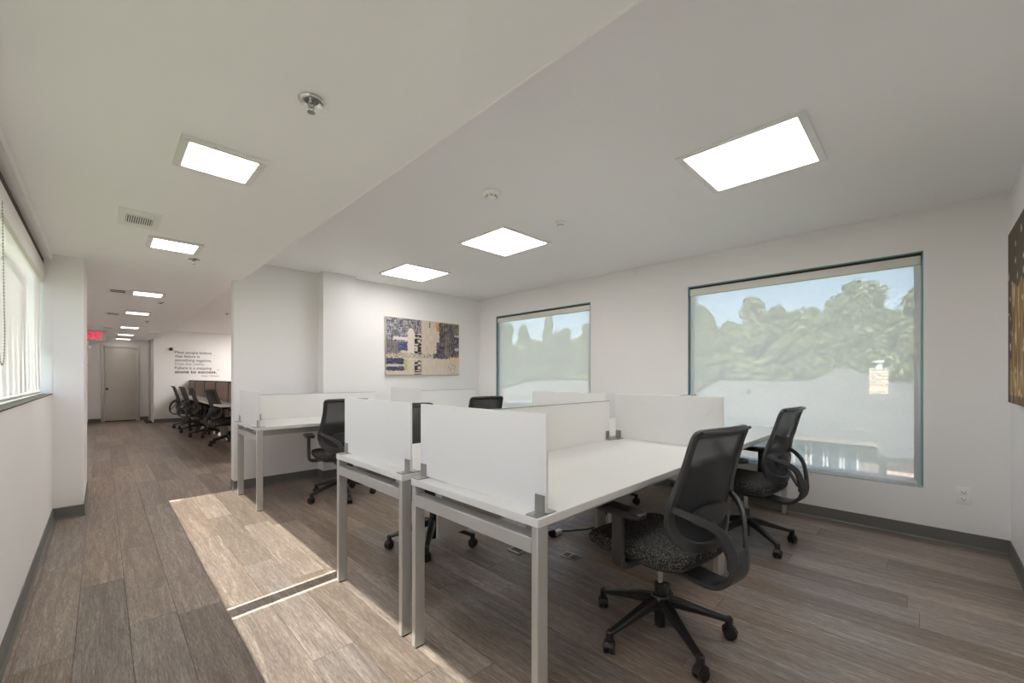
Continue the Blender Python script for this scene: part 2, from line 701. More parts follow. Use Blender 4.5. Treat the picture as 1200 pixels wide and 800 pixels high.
# ceilings
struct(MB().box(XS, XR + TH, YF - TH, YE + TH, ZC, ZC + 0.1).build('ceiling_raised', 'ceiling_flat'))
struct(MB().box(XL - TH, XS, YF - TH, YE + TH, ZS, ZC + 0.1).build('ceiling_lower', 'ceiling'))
struct(MB().box(XS - 0.006, XS + 0.003, YF, 5.13, ZS - 0.003, ZS + 0.006).build('trim_2', 'corner_bead'))  # added strip that draws the bright line on the ceiling edge

# baseboards: vinyl cove base with a small toe
BH, BT = 0.098, 0.008


def base(name, p, q, nrm):
    """strip along the wall from p to q, standing out towards nrm"""
    b = MB()
    px, py = p
    qx, qy = q
    nx, ny = nrm
    prof = [(0, 0), (0.016, 0), (0.016, 0.003), (BT, 0.014), (BT * 0.7, BH), (0, BH)]
    r0 = [(px + nx * d, py + ny * d, z) for d, z in prof]
    r1 = [(qx + nx * d, qy + ny * d, z) for d, z in prof]
    b.rings([r0, r1])
    return struct(b.build(name, 'baseboard'))


base('baseboard_right', (XR, YF), (XR, YB), (-1, 0))
base('baseboard_front', (XL, YF), (XR, YF), (0, 1))
base('baseboard_left', (XL, YF), (XL, 5.12), (1, 0))
base('baseboard_pier', (XL, 5.12), (-0.115, 5.12), (0, -1))
base('baseboard_pier_side', (-0.115, 5.12), (-0.115, 6.25), (1, 0))
base('baseboard_corridor', (-0.262, 6.25), (-0.262, YE), (1, 0))
base('baseboard_end', (-0.262, YE), (-0.03, YE), (0, -1))
base('baseboard_end_right', (0.735, YE), (0.946, YE), (0, -1))
base('baseboard_far', (0.946, YT), (XR, YT), (0, -1))
base('baseboard_back', (0.982, 5.135), (1.83, 5.135), (0, -1))
base('baseboard_back_end', (0.982, 5.135), (0.982, 5.27), (-1, 0))
base('baseboard_pilaster', (1.83, 4.965), (2.215, 4.965), (0, -1))
base('baseboard_pilaster_side', (1.83, 4.965), (1.83, 5.135), (-1, 0))
base('baseboard_back_right', (2.215, YB), (XR, YB), (0, -1))

# ------------------------------------------------------------------ floor planks
random.seed(11)
PW, PL = 0.178, 1.22
GAP = 0.0008
plank_full = MB().box(-PW / 2 + GAP, PW / 2 - GAP, -PL / 2 + GAP, PL / 2 - GAP, -0.008, 0).mesh('plank', 'plank')
rows = int(math.ceil((XR - XL) / PW)) + 1
n_plank = 0
for i in range(rows):
    x0 = XL + 0.03 - PW + i * PW
    x1 = x0 + PW
    xa, xb = max(x0, XL), min(x1, XR)
    if xb - xa < 0.01:
        continue
    yend = 5.2 if xa > 1.80 else (YE if xb < 0.95 else YT)
    y = YF - random.random() * PL
    while y < yend - 0.02:
        ya, yb = max(y, YF), min(y + PL, yend)
        if yb - ya > 0.05:
            full = (yb - ya > PL - 1e-4) and (xb - xa > PW - 1e-4)
            cx, cy = (xa + xb) / 2, (ya + yb) / 2
            if full:
                me = plank_full
            else:
                me = MB().box(-(xb - xa) / 2 + GAP, (xb - xa) / 2 - GAP, -(yb - ya) / 2 + GAP, (yb - ya) / 2 - GAP, -0.008, 0).mesh('plank', 'plank')
            o = bpy.data.objects.new('plank', me)
            COL.objects.link(o)
            o.location = (cx, cy, 0)
            o.parent = floor_o
            n_plank += 1
        y += PL

b = MB()
x = XL + 0.03 - PW + 13 * PW
while x < XR - 0.05:
    y = 5.2 - random.random() * PL
    while y < YT:
        b.box(x + GAP, min(x + PW, XR) - GAP, max(y, 5.2) + GAP, min(y + PL, YT) - GAP, -0.008, 0)
        y += PL
    x += PW
o = b.build('plank_field', 'plank', floor_o)
o['kind'] = 'stuff'

# ------------------------------------------------------------------ right windows and shades
for k, (y0, y1) in enumerate(WR):
    w = empty('window_%d' % (k + 1), (XR, (y0 + y1) / 2, WZ0))
    struct(w, ('left' if k == 0 else 'right') + ' square window of the long wall, aluminium frame behind a roller shade')
    hy = (y1 - y0) / 2
    hz = WZ1 - WZ0
    fr = 0.045
    fx0, fx1 = 0.085, 0.135
    for nm, bx in (('jamb', (-hy, -hy + fr, 0, hz)), ('jamb', (hy - fr, hy, 0, hz)), ('head', (-hy + fr, hy - fr, hz - fr, hz)), ('bottom_rail', (-hy + fr, hy - fr, 0, fr))):
        MB().box(fx0, fx1, bx[0], bx[1], bx[2], bx[3]).build(nm, 'alu_frame', w, bevel=0.003)
    g = MB()
    for a, c in ((-hy, -hy + 0.008), (hy - 0.008, hy)):
        g.box(0.004, 0.085, a, c, 0, hz)
    g.box(0.004, 0.085, -hy, hy, hz - 0.008, hz)
    g.build('gasket', 'teal_gasket', w)
    MB().box(-0.002, 0.085, -hy, hy, 0.0, 0.012).build('sill', 'sill', w, bevel=0.002)
    MB().box(0.106, 0.112, -hy + fr, hy - fr, fr, hz - fr).build('pane', 'window_glass', w)
    t = empty('roller_shade', (XR + 0.035, (y0 + y1) / 2, WZ0))
    tag(t, ['sheer roller shade drawn over the left, farther window', 'sheer roller shade drawn over the right window beside the wall outlet'][k], 'roller shade', 'shades on the long window wall')
    MB().box(-0.02, 0.035, -hy + 0.012, hy - 0.012, hz - 0.095, hz - 0.028).build('fascia', 'fascia', t, bevel=0.006)
    MB().box(-0.012, 0.03, -hy + 0.012, hy - 0.012, hz - 0.028, hz - 0.009).build('roller_bracket', 'dark_gap', t)  # dark strip standing in for shadow in the gap above the fascia
    MB().box(0.0, 0.0016, -hy + 0.046, hy - 0.046, 0.035, hz - 0.085).build('shade_cloth', 'shade_right', t)
    MB().box(-0.006, 0.008, -hy + 0.035, hy - 0.035, 0.016, 0.038).build('hem_bar', 'fascia', t, bevel=0.003)
    for a in (-hy + 0.012, hy - 0.050):
        MB().box(-0.004, 0.012, a, a + 0.038, 0.012, hz - 0.095).build('side_channel', 'alu_frame', t)

# ------------------------------------------------------------------ left windows and shades
for k, (y0, y1) in enumerate(WL):
    hy = (y1 - y0) / 2
    hz = LZ1 - LZ0
    w = empty('window_%d' % (k + 3), (XL, (y0 + y1) / 2, LZ0))
    struct(w, 'wide window in the left wall ' + ('next to the corridor pier' if k == 0 else 'beside the camera'))
    fr = 0.02
    for nm, bx in (('jamb', (-hy, -hy + 0.004, 0, hz)), ('jamb', (hy - (0.055 if k == 0 else 0.004), hy, 0, hz)), ('head', (-hy + fr, hy - fr, hz - fr, hz)), ('bottom_rail', (-hy + fr, hy - fr, 0, fr))):  # far jamb widened to keep stray sun off the pier
        MB().box(-0.135, -0.095, bx[0], bx[1], bx[2], bx[3]).build(nm, 'alu_frame', w)
    MB().box(-0.118, -0.112, -hy + 0.004, hy - 0.004, fr, hz - fr).build('pane', 'window_glass', w)
    MB().box(-0.09, 0.004, -hy, hy, 0.0, 0.006).build('sill', 'dark_gap', w)
    t = empty('roller_shade', (XL - 0.055, (y0 + y1) / 2, LZ0))
    tag(t, ['wide wrinkled cream roller shade lit by the sun beside the corridor pier', 'second cream roller shade on the left wall beside the camera'][k], 'roller shade', 'shades on the left wall')
    MB().box(-0.035, 0.012, -hy + 0.006, hy - 0.006, 0.93, hz - 0.05).build('fascia', 'fascia', t, bevel=0.004)
    MB().box(-0.035, 0.008, -hy + 0.006, hy - 0.006, hz - 0.05, hz - 0.002).build('roller_bracket', 'dark_gap', t)  # shadow of the gap over the fascia, as a dark strip
    # wrinkled cloth, drawn in at its corner near the pier
    nx, nz = 120, 24
    b = MB()
    ya, yb = -hy + (0.022 if k == 0 else 0.022), hy - 0.022
    for side in (0, 1):
        base_i = len(b.v)
        for j in range(nz + 1):
            v = j / nz
            for i in range(nx + 1):
                u = i / nx
                yy = ya + (yb - ya) * u
                if k == 0 and u > 0.9:
                    yy -= (u - 0.9) / 0.1 * 0.07 * max(0, 1 - abs(v - 0.14) / 0.3) ** 1.5
                wr = 0.004 * math.sin(yy * 31 + 2 * math.sin(v * 3)) + 0.003 * math.sin(yy * 73 + v * 4) + 0.004 * noise.noise(Vector((yy * 9, v * 1.6, k * 7)))
                xx = wr * (1 - v) * 0.9 - (0.0012 if side else 0)
                b.v.append((xx - 0.008, yy, 0.03 + v * 0.92))
        for j in range(nz):
            for i in range(nx):
                q = base_i + j * (nx + 1) + i
                fc = (q, q + 1, q + nx + 2, q + nx + 1)
                if side == 0:
                    b.f.append(fc)
        if side == 0:
            break
    b.build('shade_cloth', 'shade_left', t, smooth=True, fix=False)
    MB().tube([(-0.008, ya, 0.027), (-0.008, yb - (0.06 if k == 0 else 0), 0.027)], 0.009, 8).build('hem_bar', 'fascia', t, smooth=True)
    if k == 0:
        # bead chain hanging in a loop
        pts = catmull([(0.045, -0.98, 0.90), (0.045, -0.93, 0.45), (0.045, -0.915, 0.33), (0.045, -0.945, 0.215), (0.045, -1.00, 0.195), (0.045, -1.05, 0.25), (0.045, -1.07, 0.45), (0.045, -1.08, 0.90)], 8)
        cb = MB()
        cb.tube(pts, 0.0012, 5)
        d = 0.0
        for a, c in zip(pts[:-1], pts[1:]):
            seg = (c - a).length
            d += seg
            while d > 0.014:
                d -= 0.014
                p = c - (c - a).normalized() * d
                cb.lathe([(0.0005, -0.004), (0.0027, -0.002), (0.0027, 0.002), (0.0005, 0.004)], 6, p)
        cb.build('bead_chain', 'chain', t)

# ------------------------------------------------------------------ door at the end of the corridor
d = empty('door_1', (0.35, YE, 0))
struct(d, 'flat grey door with black knob closing the end of the corridor')
MB().box(-0.31, 0.31, -0.02, 0.0, 0.03, 1.98).build('door_leaf', 'door_paint', d, bevel=0.002)
for a in (-0.375, 0.315):
    MB().box(a, a + 0.06, -0.035, 0, 0, 2.045).build('door_frame', 'door_paint', d, bevel=0.003)
MB().box(-0.315, 0.315, -0.035, 0, 1.985, 2.045).build('door_frame', 'door_paint', d, bevel=0.003)
MB().lathe([(0.004, -0.09), (0.028, -0.085), (0.03, -0.065), (0.014, -0.05), (0.012, -0.03), (0.03, -0.027), (0.03, -0.02)], 14, (-0.265, 0, 0.88), 'y').build('door_knob', 'black_gloss', d, smooth=True)
MB().box(-0.31, 0.31, -0.015, 0, 0.004, 0.028).build('threshold_gap', 'dark_gap', d)
struct(MB().box(0.90, 0.946, YT + 0.9, YT + 0.96, 0, ZS).build('trim_1', 'door_paint', bevel=0.003))

# ------------------------------------------------------------------ ceiling things
lg = [(2.609, 0.698), (2.62, 2.737), (2.63, 4.28)]
for i, (x, y) in enumerate(lg):
    t = empty('ceiling_light', (x, y, ZC))
    tag(t, ['large square LED ceiling panel nearest the camera, in front of the right window', 'large square LED ceiling panel, middle one of three in the raised ceiling', 'large square LED ceiling panel farthest back, above the blue painting'][i], 'ceiling light', 'large panels in the raised ceiling')
    MB().box(-0.275, 0.275, -0.265 - 0.01 * i, 0.265 + 0.01 * i, -0.010, -0.004).build('diffuser', 'panel_large', t)
    f = MB()
    o_, n_ = 0.305, 0.279
    m_ = 0.269 + 0.01 * i
    f.box(-o_, -n_, -o_, o_, -0.012, -0.0005)
    f.box(n_, o_, -o_, o_, -0.012, -0.0005)
    f.box(-n_, n_, -o_, -m_, -0.012, -0.0005)
    f.box(-n_, n_, m_, o_, -0.012, -0.0005)
    f.build('frame', 'fixture_frame', t)

for i, (x, y) in enumerate(((2.9, 7.4), (2.9, 10.2), (2.9, 12.7))):  # unseen panels added to brighten the next room and its far wall
    t = empty('ceiling_light', (x, y, ZC))
    tag(t, ['large square LED panel in the next room just behind the back wall', 'large square LED panel in the middle of the next room', 'large square LED panel of the next room in front of the wall quote'][i], 'ceiling light', 'large panels in the next room')
    MB().box(-0.275, 0.275, -0.275, 0.275, -0.010, -0.004).build('diffuser', 'panel_next', t)
    f = MB()
    f.box(-0.305, -0.279, -0.305, 0.305, -0.012, -0.0005)
    f.box(0.279, 0.305, -0.305, 0.305, -0.012, -0.0005)
    f.box(-0.279, 0.279, -0.305, -0.279, -0.012, -0.0005)
    f.box(-0.279, 0.279, 0.279, 0.305, -0.012, -0.0005)
    f.build('frame', 'fixture_frame', t)

HY = [0.63, 2.36, 4.09, 6.70, 8.80, 11.45, 13.45, 15.0]
hl = ['small square ceiling light in the lower ceiling directly over the camera', 'small square ceiling light beside the near fire sprinkler in the lower ceiling', 'small square ceiling light beside the air vent, second from the camera', 'first small ceiling light inside the corridor', 'second small ceiling light inside the corridor', 'third small ceiling light down the corridor, level with the exit sign', 'fourth small ceiling light down the corridor', 'last small ceiling light in front of the corridor door']
for i, y in enumerate(HY):
    t = empty('ceiling_light', (0.395, y, ZS))
    tag(t, hl[i], 'ceiling light', 'small lights in the lower ceiling')
    MB().box(-0.128, 0.128, -0.135, 0.135, -0.013, -0.008).build('diffuser', 'panel_small' if i < 3 else 'panel_hall', t)
    f = MB()
    f.box(-0.16, -0.13, -0.16, 0.16, -0.018, -0.0005)
    f.box(0.13, 0.16, -0.16, 0.16, -0.018, -0.0005)
    f.box(-0.13, 0.13, -0.16, -0.137, -0.018, -0.0005)
    f.box(-0.13, 0.13, 0.137, 0.16, -0.018, -0.0005)
    f.build('frame', 'fixture_frame', t)


def vent(x, y, label, full=True):
    t = empty('air_vent', (x, y, ZS))
    tag(t, label, 'vent', 'air vents in the lower ceiling')
    f = MB()
    f.box(-0.10, -0.065, -0.18, 0.18, -0.008, -0.0005)
    f.box(0.065, 0.10, -0.18, 0.18, -0.008, -0.0005)
    f.box(-0.065, 0.065, -0.18, -0.10, -0.008, -0.0005)
    f.box(-0.065, 0.065, 0.10, 0.18, -0.008, -0.0005)
    f.build('frame', 'white_plastic', t)
    MB().box(-0.065, 0.065, -0.10, 0.10, -0.003, -0.0005).build('throat', 'dark_gap', t)
    if full:
        me = MB().box(-0.0028, 0.0028, -0.05, 0.10, -0.007, -0.003).mesh('slat', 'white_plastic')
        for k in range(12):
            o = bpy.data.objects.new('slat', me)
            COL.objects.link(o)
            o.location = (-0.06 + k * 0.0109, 0, 0)
            o.parent = t
        me2 = MB().box(-0.065, 0.065, -0.0025, 0.0025, -0.007, -0.003).mesh('slat', 'white_plastic')
        for k in range(3):
            o = bpy.data.objects.new('slat', me2)
            COL.objects.link(o)
            o.location = (0, -0.09 + k * 0.014, 0)
            o.parent = t
    else:
        MB().box(-0.065, 0.065, -0.008, 0.008, -0.007, -0.003).build('slat', 'white_plastic', t)
    return t


vent(0.17, 3.59, 'white ceiling air vent with fine slats between the two nearest small lights')
vent(0.13, 6.75, 'dark air vent left of the first corridor light', False)
vent(0.12, 9.2, 'dark air vent left of the second corridor light', False)
vent(0.08, 11.9, 'dark air vent near the exit sign down the corridor', False)
vent(0.86, 12.6, 'dark air vent in the corridor ceiling above the wall quote', False)


def sprinkler(x, y, z, label):
    t = empty('fire_sprinkler', (x, y, z))
    tag(t, label, 'sprinkler', 'fire sprinklers')
    MB().lathe([(0.042, -0.0005), (0.044, -0.003), (0.040, -0.009), (0.034, -0.010), (0.026, -0.003), (0.001, -0.003)], 24).build('escutcheon', 'chrome', t, smooth=True)
    MB().lathe([(0.008, -0.004), (0.008, -0.018), (0.006, -0.02), (0.001, -0.021)], 10).build('nozzle', 'chrome', t, smooth=True)
    f = MB()
    for s in (-1, 1):
        f.tube([(s * 0.009, 0, -0.016), (s * 0.011, 0, -0.028), (s * 0.003, 0, -0.043)], 0.0022, 6)
    f.build('yoke', 'chrome', t, smooth=True)
    MB().lathe([(0.001, -0.043), (0.013, -0.044), (0.014, -0.046), (0.001, -0.047)], 14).build('deflector', 'steel', t, smooth=True)


sprinkler(0.548, 1.604, ZS, 'chrome fire sprinkler nearest the camera beside the small ceiling light')
sprinkler(0.561, 4.473, ZS, 'chrome fire sprinkler in the lower ceiling at the corridor mouth')
sprinkler(0.57, 7.4, ZS, 'small fire sprinkler after the first corridor light')
sprinkler(0.58, 10.0, ZS, 'small fire sprinkler after the second corridor light')
sprinkler(1.72, 9.6, ZC, 'small fire sprinkler in the raised ceiling of the next room')
sprinkler(2.02, 10.6, ZC, 'farther fire sprinkler in the raised ceiling of the next room')

t = empty('smoke_detector', (1.856, 2.061, ZC))
tag(t, 'white smoke detector left of the middle ceiling panel', 'smoke detector', 'smoke detectors')
MB().lathe([(0.06, -0.0005), (0.062, -0.008), (0.052, -0.022), (0.036, -0.026), (0.034, -0.034), (0.026, -0.038), (0.001, -0.039)], 24).build('body', 'white_plastic', t, smooth=True)
f = MB()
for k in range(8):
    a = k * math.pi / 4
    f.box(0.036 * math.cos(a) - 0.003, 0.036 * math.cos(a) + 0.003, 0.036 * math.sin(a) - 0.003, 0.036 * math.sin(a) + 0.003, -0.033, -0.026)
f.build('sensor_slots', 'outlet_dark', t)
t = empty('smoke_detector', (2.594, 2.057, ZC))
tag(t, 'smaller white detector between the middle and nearest ceiling panels', 'smoke detector', 'smoke detectors')
MB().lathe([(0.044, -0.0005), (0.045, -0.006), (0.034, -0.016), (0.027, -0.022), (0.024, -0.034), (0.001, -0.035)], 20).build('body', 'white_plastic', t, smooth=True)
MB().lathe([(0.0245, -0.026), (0.0252, -0.028), (0.0252, -0.031), (0.0245, -0.033)], 20).build('dark_ring', 'outlet_dark', t, smooth=True)

# small metal hook under the ceiling on the window wall
t = empty('ceiling_hook', (XR - 0.02, 2.34, ZC))
tag(t, 'small white wire hook where window wall meets the ceiling', 'hook')
MB().tube([(0, 0.03, -0.002), (0.01, 0.005, -0.06), (0.012, -0.01, -0.075), (0.006, -0.018, -0.02)], 0.004, 6).build('wire', 'white_plastic', t, smooth=True)

# ------------------------------------------------------------------ exit sign, emergency lamp, switch, camera
def text_mesh(s, mt, parent, x, y, z, width=None, size=0.1, name='lettering', bold=0.0, depth=0.002):
    cu = bpy.data.curves.new('txt', 'FONT')
    cu.body = s
    cu.size = size
    cu.extrude = depth
    cu.offset = bold
    cu.resolution_u = 3
    o = bpy.data.objects.new('txt', cu)
    COL.objects.link(o)
    dg = bpy.context.evaluated_depsgraph_get()
    me = bpy.data.meshes.new_from_object(o.evaluated_get(dg))
    bpy.data.objects.remove(o)
    xs = [v.co.x for v in me.vertices]
    sc = (width / (max(xs) - min(xs))) if width else 1.0
    mn = min(xs)
    for v in me.vertices:
        v.co = Vector(((v.co.x - mn) * sc, -v.co.z, v.co.y))
    me.materials.clear()
    me.materials.append(MAT[mt])
    q = bpy.data.objects.new(name, me)
    COL.objects.link(q)
    q.location = (x, y, z)
    q.parent = parent
    q['kind'] = 'stuff'
    return q


t = empty('exit_sign', (-0.262, 12.2, 1.94))
tag(t, 'red lit EXIT sign on the left corridor wall', 'sign')
MB().box(0.004, 0.325, -0.03, 0.03, 0, 0.225).build('housing', 'sign_box', t, bevel=0.006)
text_mesh('EXIT', 'exit_red', t, 0.045, -0.032, 0.045, width=0.215, size=0.215, bold=0.002)
MB().poly([(0.018, -0.0325, 0.11), (0.04, -0.0325, 0.14), (0.04, -0.0325, 0.08)]).build('chevron', 'exit_red', t, fix=False)
t = empty('emergency_lamp', (-0.262, 12.0, 1.80))
tag(t, 'white emergency lamp head under the exit sign', 'lamp')
MB().box(0, 0.05, -0.05, 0.05, -0.03, 0.05).build('housing', 'white_plastic', t, bevel=0.005)
MB().lathe([(0.001, 0), (0.03, 0.005), (0.045, 0.05), (0.04, 0.055), (0.001, 0.045)], 14, (0.05, 0, 0.01), 'x').build('lamp_head', 'white_plastic', t, smooth=True)
t = empty('wall_thermostat', (-0.262, 12.5, 1.42))
tag(t, 'white thermostat box on the left corridor wall', 'thermostat')
MB().box(0, 0.03, -0.07, 0.07, -0.08, 0.08).build('housing', 'white_plastic', t, bevel=0.006)
MB().box(0.03, 0.034, -0.03, 0.03, 0.0, 0.04).build('display', 'outlet_dark', t)
t = empty('security_camera', (1.27, YT, 1.95))
tag(t, 'small white dome camera above the wall quote', 'camera')
MB().lathe([(0.05, 0), (0.05, -0.02), (0.03, -0.03), (0.02, -0.05), (0.001, -0.05)], 14, (0, 0, 0), 'y').build('mount', 'white_plastic', t, smooth=True)
MB().lathe([(0.001, -0.10), (0.035, -0.085), (0.045, -0.06), (0.035, -0.04), (0.001, -0.035)], 14, (0.02, 0, -0.01), 'y').build('lens_dome', 'black_gloss', t, smooth=True)

# wall quote
t = empty('wall_quote', (1.375, YT - 0.003, 0))
tag(t, 'black vinyl quote lettering on the far white wall', 'wall lettering')
QL = [('Most people believe', 1.83, 0.80, 'vinyl_black', 0.0), ('that failure is', 1.725, 0.53, 'vinyl_black', 0.0), ('something negative,', 1.62, 0.80, 'vinyl_black', 0.0),
      ('from the reality,', 1.52, 0.65, 'vinyl_grey', 0.0), ('Failure is a stepping', 1.41, 0.80, 'vinyl_black', 0.0), ('stone to success.', 1.30, 0.92, 'vinyl_black', 0.0022)]
for s, z, w_, m_, b_ in QL:
    text_mesh(s, m_, t, 0, 0, z, width=w_, size=0.105 if b_ == 0 else 0.12, name='text_line', bold=b_)
text_mesh('\u201c', 'vinyl_grey', t, -0.13, 0, 1.83, width=0.08, size=0.16, name='quote_mark')
text_mesh('\u201d', 'vinyl_grey', t, 0.93, 0, 1.32, width=0.06, size=0.14, name='quote_mark')
text_mesh('Sumner T. Davenport', 'vinyl_black', t, 0.58, 0, 1.215, width=0.40, size=0.05, name='text_line')

# ------------------------------------------------------------------ wall outlet
t = empty('wall_outlet', (XR, -0.188, 0.356))
tag(t, 'white double electrical outlet on the wall right of the window', 'outlet')
MB().box(-0.007, 0, -0.037, 0.037, -0.06, 0.06).build('cover_plate', 'white_plastic', t, bevel=0.003)
for z in (-0.024, 0.024):
    s_ = MB().box(-0.009, -0.006, -0.018, 0.018, z - 0.016, z + 0.016).build('socket', 'white_plastic', t, bevel=0.001)
    q = MB()
    q.box(-0.0095, -0.009, -0.010, -0.007, z - 0.002, z + 0.008)
    q.box(-0.0095, -0.009, 0.007, 0.010, z - 0.002, z + 0.008)
    q.box(-0.0095, -0.009, -0.003, 0.003, z - 0.012, z - 0.006)
    q.build('slots', 'outlet_dark', s_)


# ------------------------------------------------------------------ paintings
def painted_grid(name, parent, nx, nz, w, h, fn, flip):
    verts, faces, cols = [], [], []
    for j in range(nz + 1):
        for i in range(nx + 1):
            u, v = i / nx, j / nz
            verts.append((u * w, 0, (1 - v) * h))
            cols.append(fn(1 - u if flip else u, v))
    for j in range(nz):
        for i in range(nx):
            q = j * (nx + 1) + i
            faces.append((q, q + nx + 1, q + nx + 2, q + 1) if not flip else (q, q + 1, q + nx + 2, q + nx + 1))
    me = bpy.data.meshes.new(name)
    me.from_pydata(verts, [], faces)
    ca = me.color_attributes.new('paint', 'FLOAT_COLOR', 'POINT')
    flat = [c for q in cols for c in (q[0], q[1], q[2], 1.0)]
    ca.data.foreach_set('color', flat)
    me.materials.append(MAT['painted'])
    o = bpy.data.objects.new(name, me)
    COL.objects.link(o)
    o.parent = parent
    return o


def lerp(a, c, t):
    t = max(0, min(1, t))
    return tuple(a[i] + (c[i] - a[i]) * t for i in range(3))


def nz2(u, v, sx, sy, s=0):
    return noise.noise(Vector((u * sx + s, v * sy + s * 1.7, s))) * 0.5 + 0.5


cream, navy, grey, pale = srgb(214, 201, 184)[:3], srgb(52, 54, 84)[:3], srgb(96, 92, 108)[:3], srgb(196, 192, 190)[:3]
orange, olive, black, yellow = srgb(178, 116, 44)[:3], srgb(112, 106, 74)[:3], srgb(40, 34, 44)[:3], srgb(214, 208, 120)[:3]


def paint_blue(u, v):
    uu = u + 0.012 * (nz2(u, v, 40, 40, 3) - 0.5) * 2
    vv = v + 0.02 * (nz2(u, v, 40, 40, 5) - 0.5) * 2
    streak = nz2(u, v, 90, 14, 1)
    streak2 = nz2(u, v, 14, 90, 2)
    c = lerp(cream, srgb(196, 178, 160)[:3], nz2(u, v, 60, 8, 9) * 1.2 - 0.3)
    if uu < 0.45 and vv < 0.64:
        dark = lerp(navy, srgb(112, 108, 116)[:3], streak * 1.3)
        c = lerp(dark, pale, (max(streak, streak2) - 0.52) * 4.0)
        if vv > 0.4 and uu < 0.16:
            c = lerp(c, srgb(120, 112, 106)[:3], 0.6)
    if 0.15 < uu < 0.28 and 0.42 < vv < 0.58:
        c = lerp(srgb(60, 70, 120)[:3], c, 0.25)
    if 0.09 < uu < 0.27 and 0.33 < vv < 0.385:
        c = srgb(222, 214, 206)[:3]
    if 0.265 < uu < 0.355 and 0.16 + 9.0 * (uu - 0.31) ** 2 * 4 < vv < 0.72:
        c = lerp(srgb(226, 216, 204)[:3], cream, streak)
    if 0.18 < uu < 0.265 and 0.57 < vv < 0.7:
        c = lerp(srgb(212, 196, 140)[:3], cream, streak)
    if 0.355 < uu < 0.45 and (0.24 < vv < 0.64 or vv > 0.74):
        c = lerp(black, cream, (nz2(u, v, 20, 44, 7) - 0.45) * 6)
    if 0.45 < uu < 0.665 and vv < 0.64:
        c = lerp(srgb(222, 208, 190)[:3], srgb(190, 172, 154)[:3], nz2(u, v, 70, 9, 4))
        if abs(uu - 0.565) < 0.006 and vv < 0.12:
            c = black
    if 0.655 < uu < 0.70 and 0.02 < vv < 0.18:
        c = lerp(orange, srgb(226, 190, 120)[:3], streak)
    if uu > 0.70 - (0.04 if vv > 0.38 else 0) - (0.05 if vv > 0.6 else 0) and 0.01 < vv < 0.69:
        c = lerp(srgb(50, 42, 54)[:3], srgb(132, 122, 128)[:3], (streak - 0.34) * 2.6)
        c = lerp(c, srgb(140, 132, 100)[:3], (nz2(u, v, 7, 6, 8) - 0.45) * 3.2 * (u > 0.78) * (0.4 + streak))
        c = lerp(c, srgb(62, 58, 92)[:3], (nz2(u, v, 6, 5, 18) - 0.55) * 3)
        c = lerp(c, pale, (nz2(u, v, 120, 60, 31) - 0.68) * 6)
        if uu > 0.93 and (0.48 < vv < 0.53 or 0.22 < vv < 0.26):
            c = pale
    if 0.62 < vv < 0.70 and uu < 0.62:
        c = lerp(c, lerp(black, cream, (nz2(u, v, 60, 60, 12) - 0.40) * 7), 0.7)
    if uu < 0.22 and 0.71 < vv < 0.93:
        c = lerp(navy, srgb(120, 116, 128)[:3], (streak2 - 0.4) * 2.2)
        if 0.82 < vv < 0.86:
            c = pale
    if 0.225 < uu < 0.262 and 0.72 < vv < 0.93:
        c = lerp(yellow, srgb(150, 160, 90)[:3], streak)
    if uu > 0.86 and 0.66 < vv < 0.75:
        c = lerp(srgb(226, 170, 110)[:3], cream, streak)
    if 0.82 < uu < 0.95 and 0.78 < vv < 0.97 and (nz2(u, v, 60, 50, 14) > 0.62):
        c = lerp(black, cream, 0.4)
    return c


t = empty('abstract_painting', (2.66, YB - 0.004, 1.225))
tag(t, 'abstract canvas in navy, cream and grey on the back wall', 'painting')
MB().box(0, 1.21, -0.036, 0, 0, 0.775).build('canvas', 'canvas_edge', t, bevel=0.003)
pg = painted_grid('paint_layer', t, 220, 140, 1.204, 0.769, paint_blue, False)
pg.location = (0.003, -0.0366, 0.003)


def paint_gold(u, v):
    st = nz2(u, v, 70, 5, 21)
    st2 = nz2(u, v, 22, 4, 23)
    c = lerp(srgb(70, 52, 36)[:3], srgb(196, 150, 84)[:3], st * 1.6 - 0.4)
    c = lerp(c, srgb(226, 200, 140)[:3], (st2 - 0.6) * 3)
    edge = nz2(u, v, 9, 5, 25)
    if v < 0.28 + 0.14 * edge or u < 0.06 + 0.14 * edge * (v < 0.75):
        c = lerp(srgb(44, 40, 32)[:3], srgb(96, 74, 50)[:3], st)
    if nz2(u, v, 18, 18, 28) > 0.72:
        c = srgb(206, 196, 176)[:3]
    if v > 0.95:
        c = lerp(black, c, 0.5)
    return c


t = empty('abstract_painting', (2.78, YF + 0.004, 1.035))
tag(t, 'dark brown and gold canvas on the wall at the right edge', 'painting')
MB().box(0, 1.2, 0, 0.036, 0, 1.035).build('canvas', 'canvas_edge', t, bevel=0.003)
pg = painted_grid('paint_layer', t, 140, 120, 1.194, 1.029, paint_gold, True)
pg.location = (0.003, 0.0366, 0.003)

# ------------------------------------------------------------------ desks
DX0, DLEN = 0.966, 1.644
DZ, DT = 0.745, 0.029


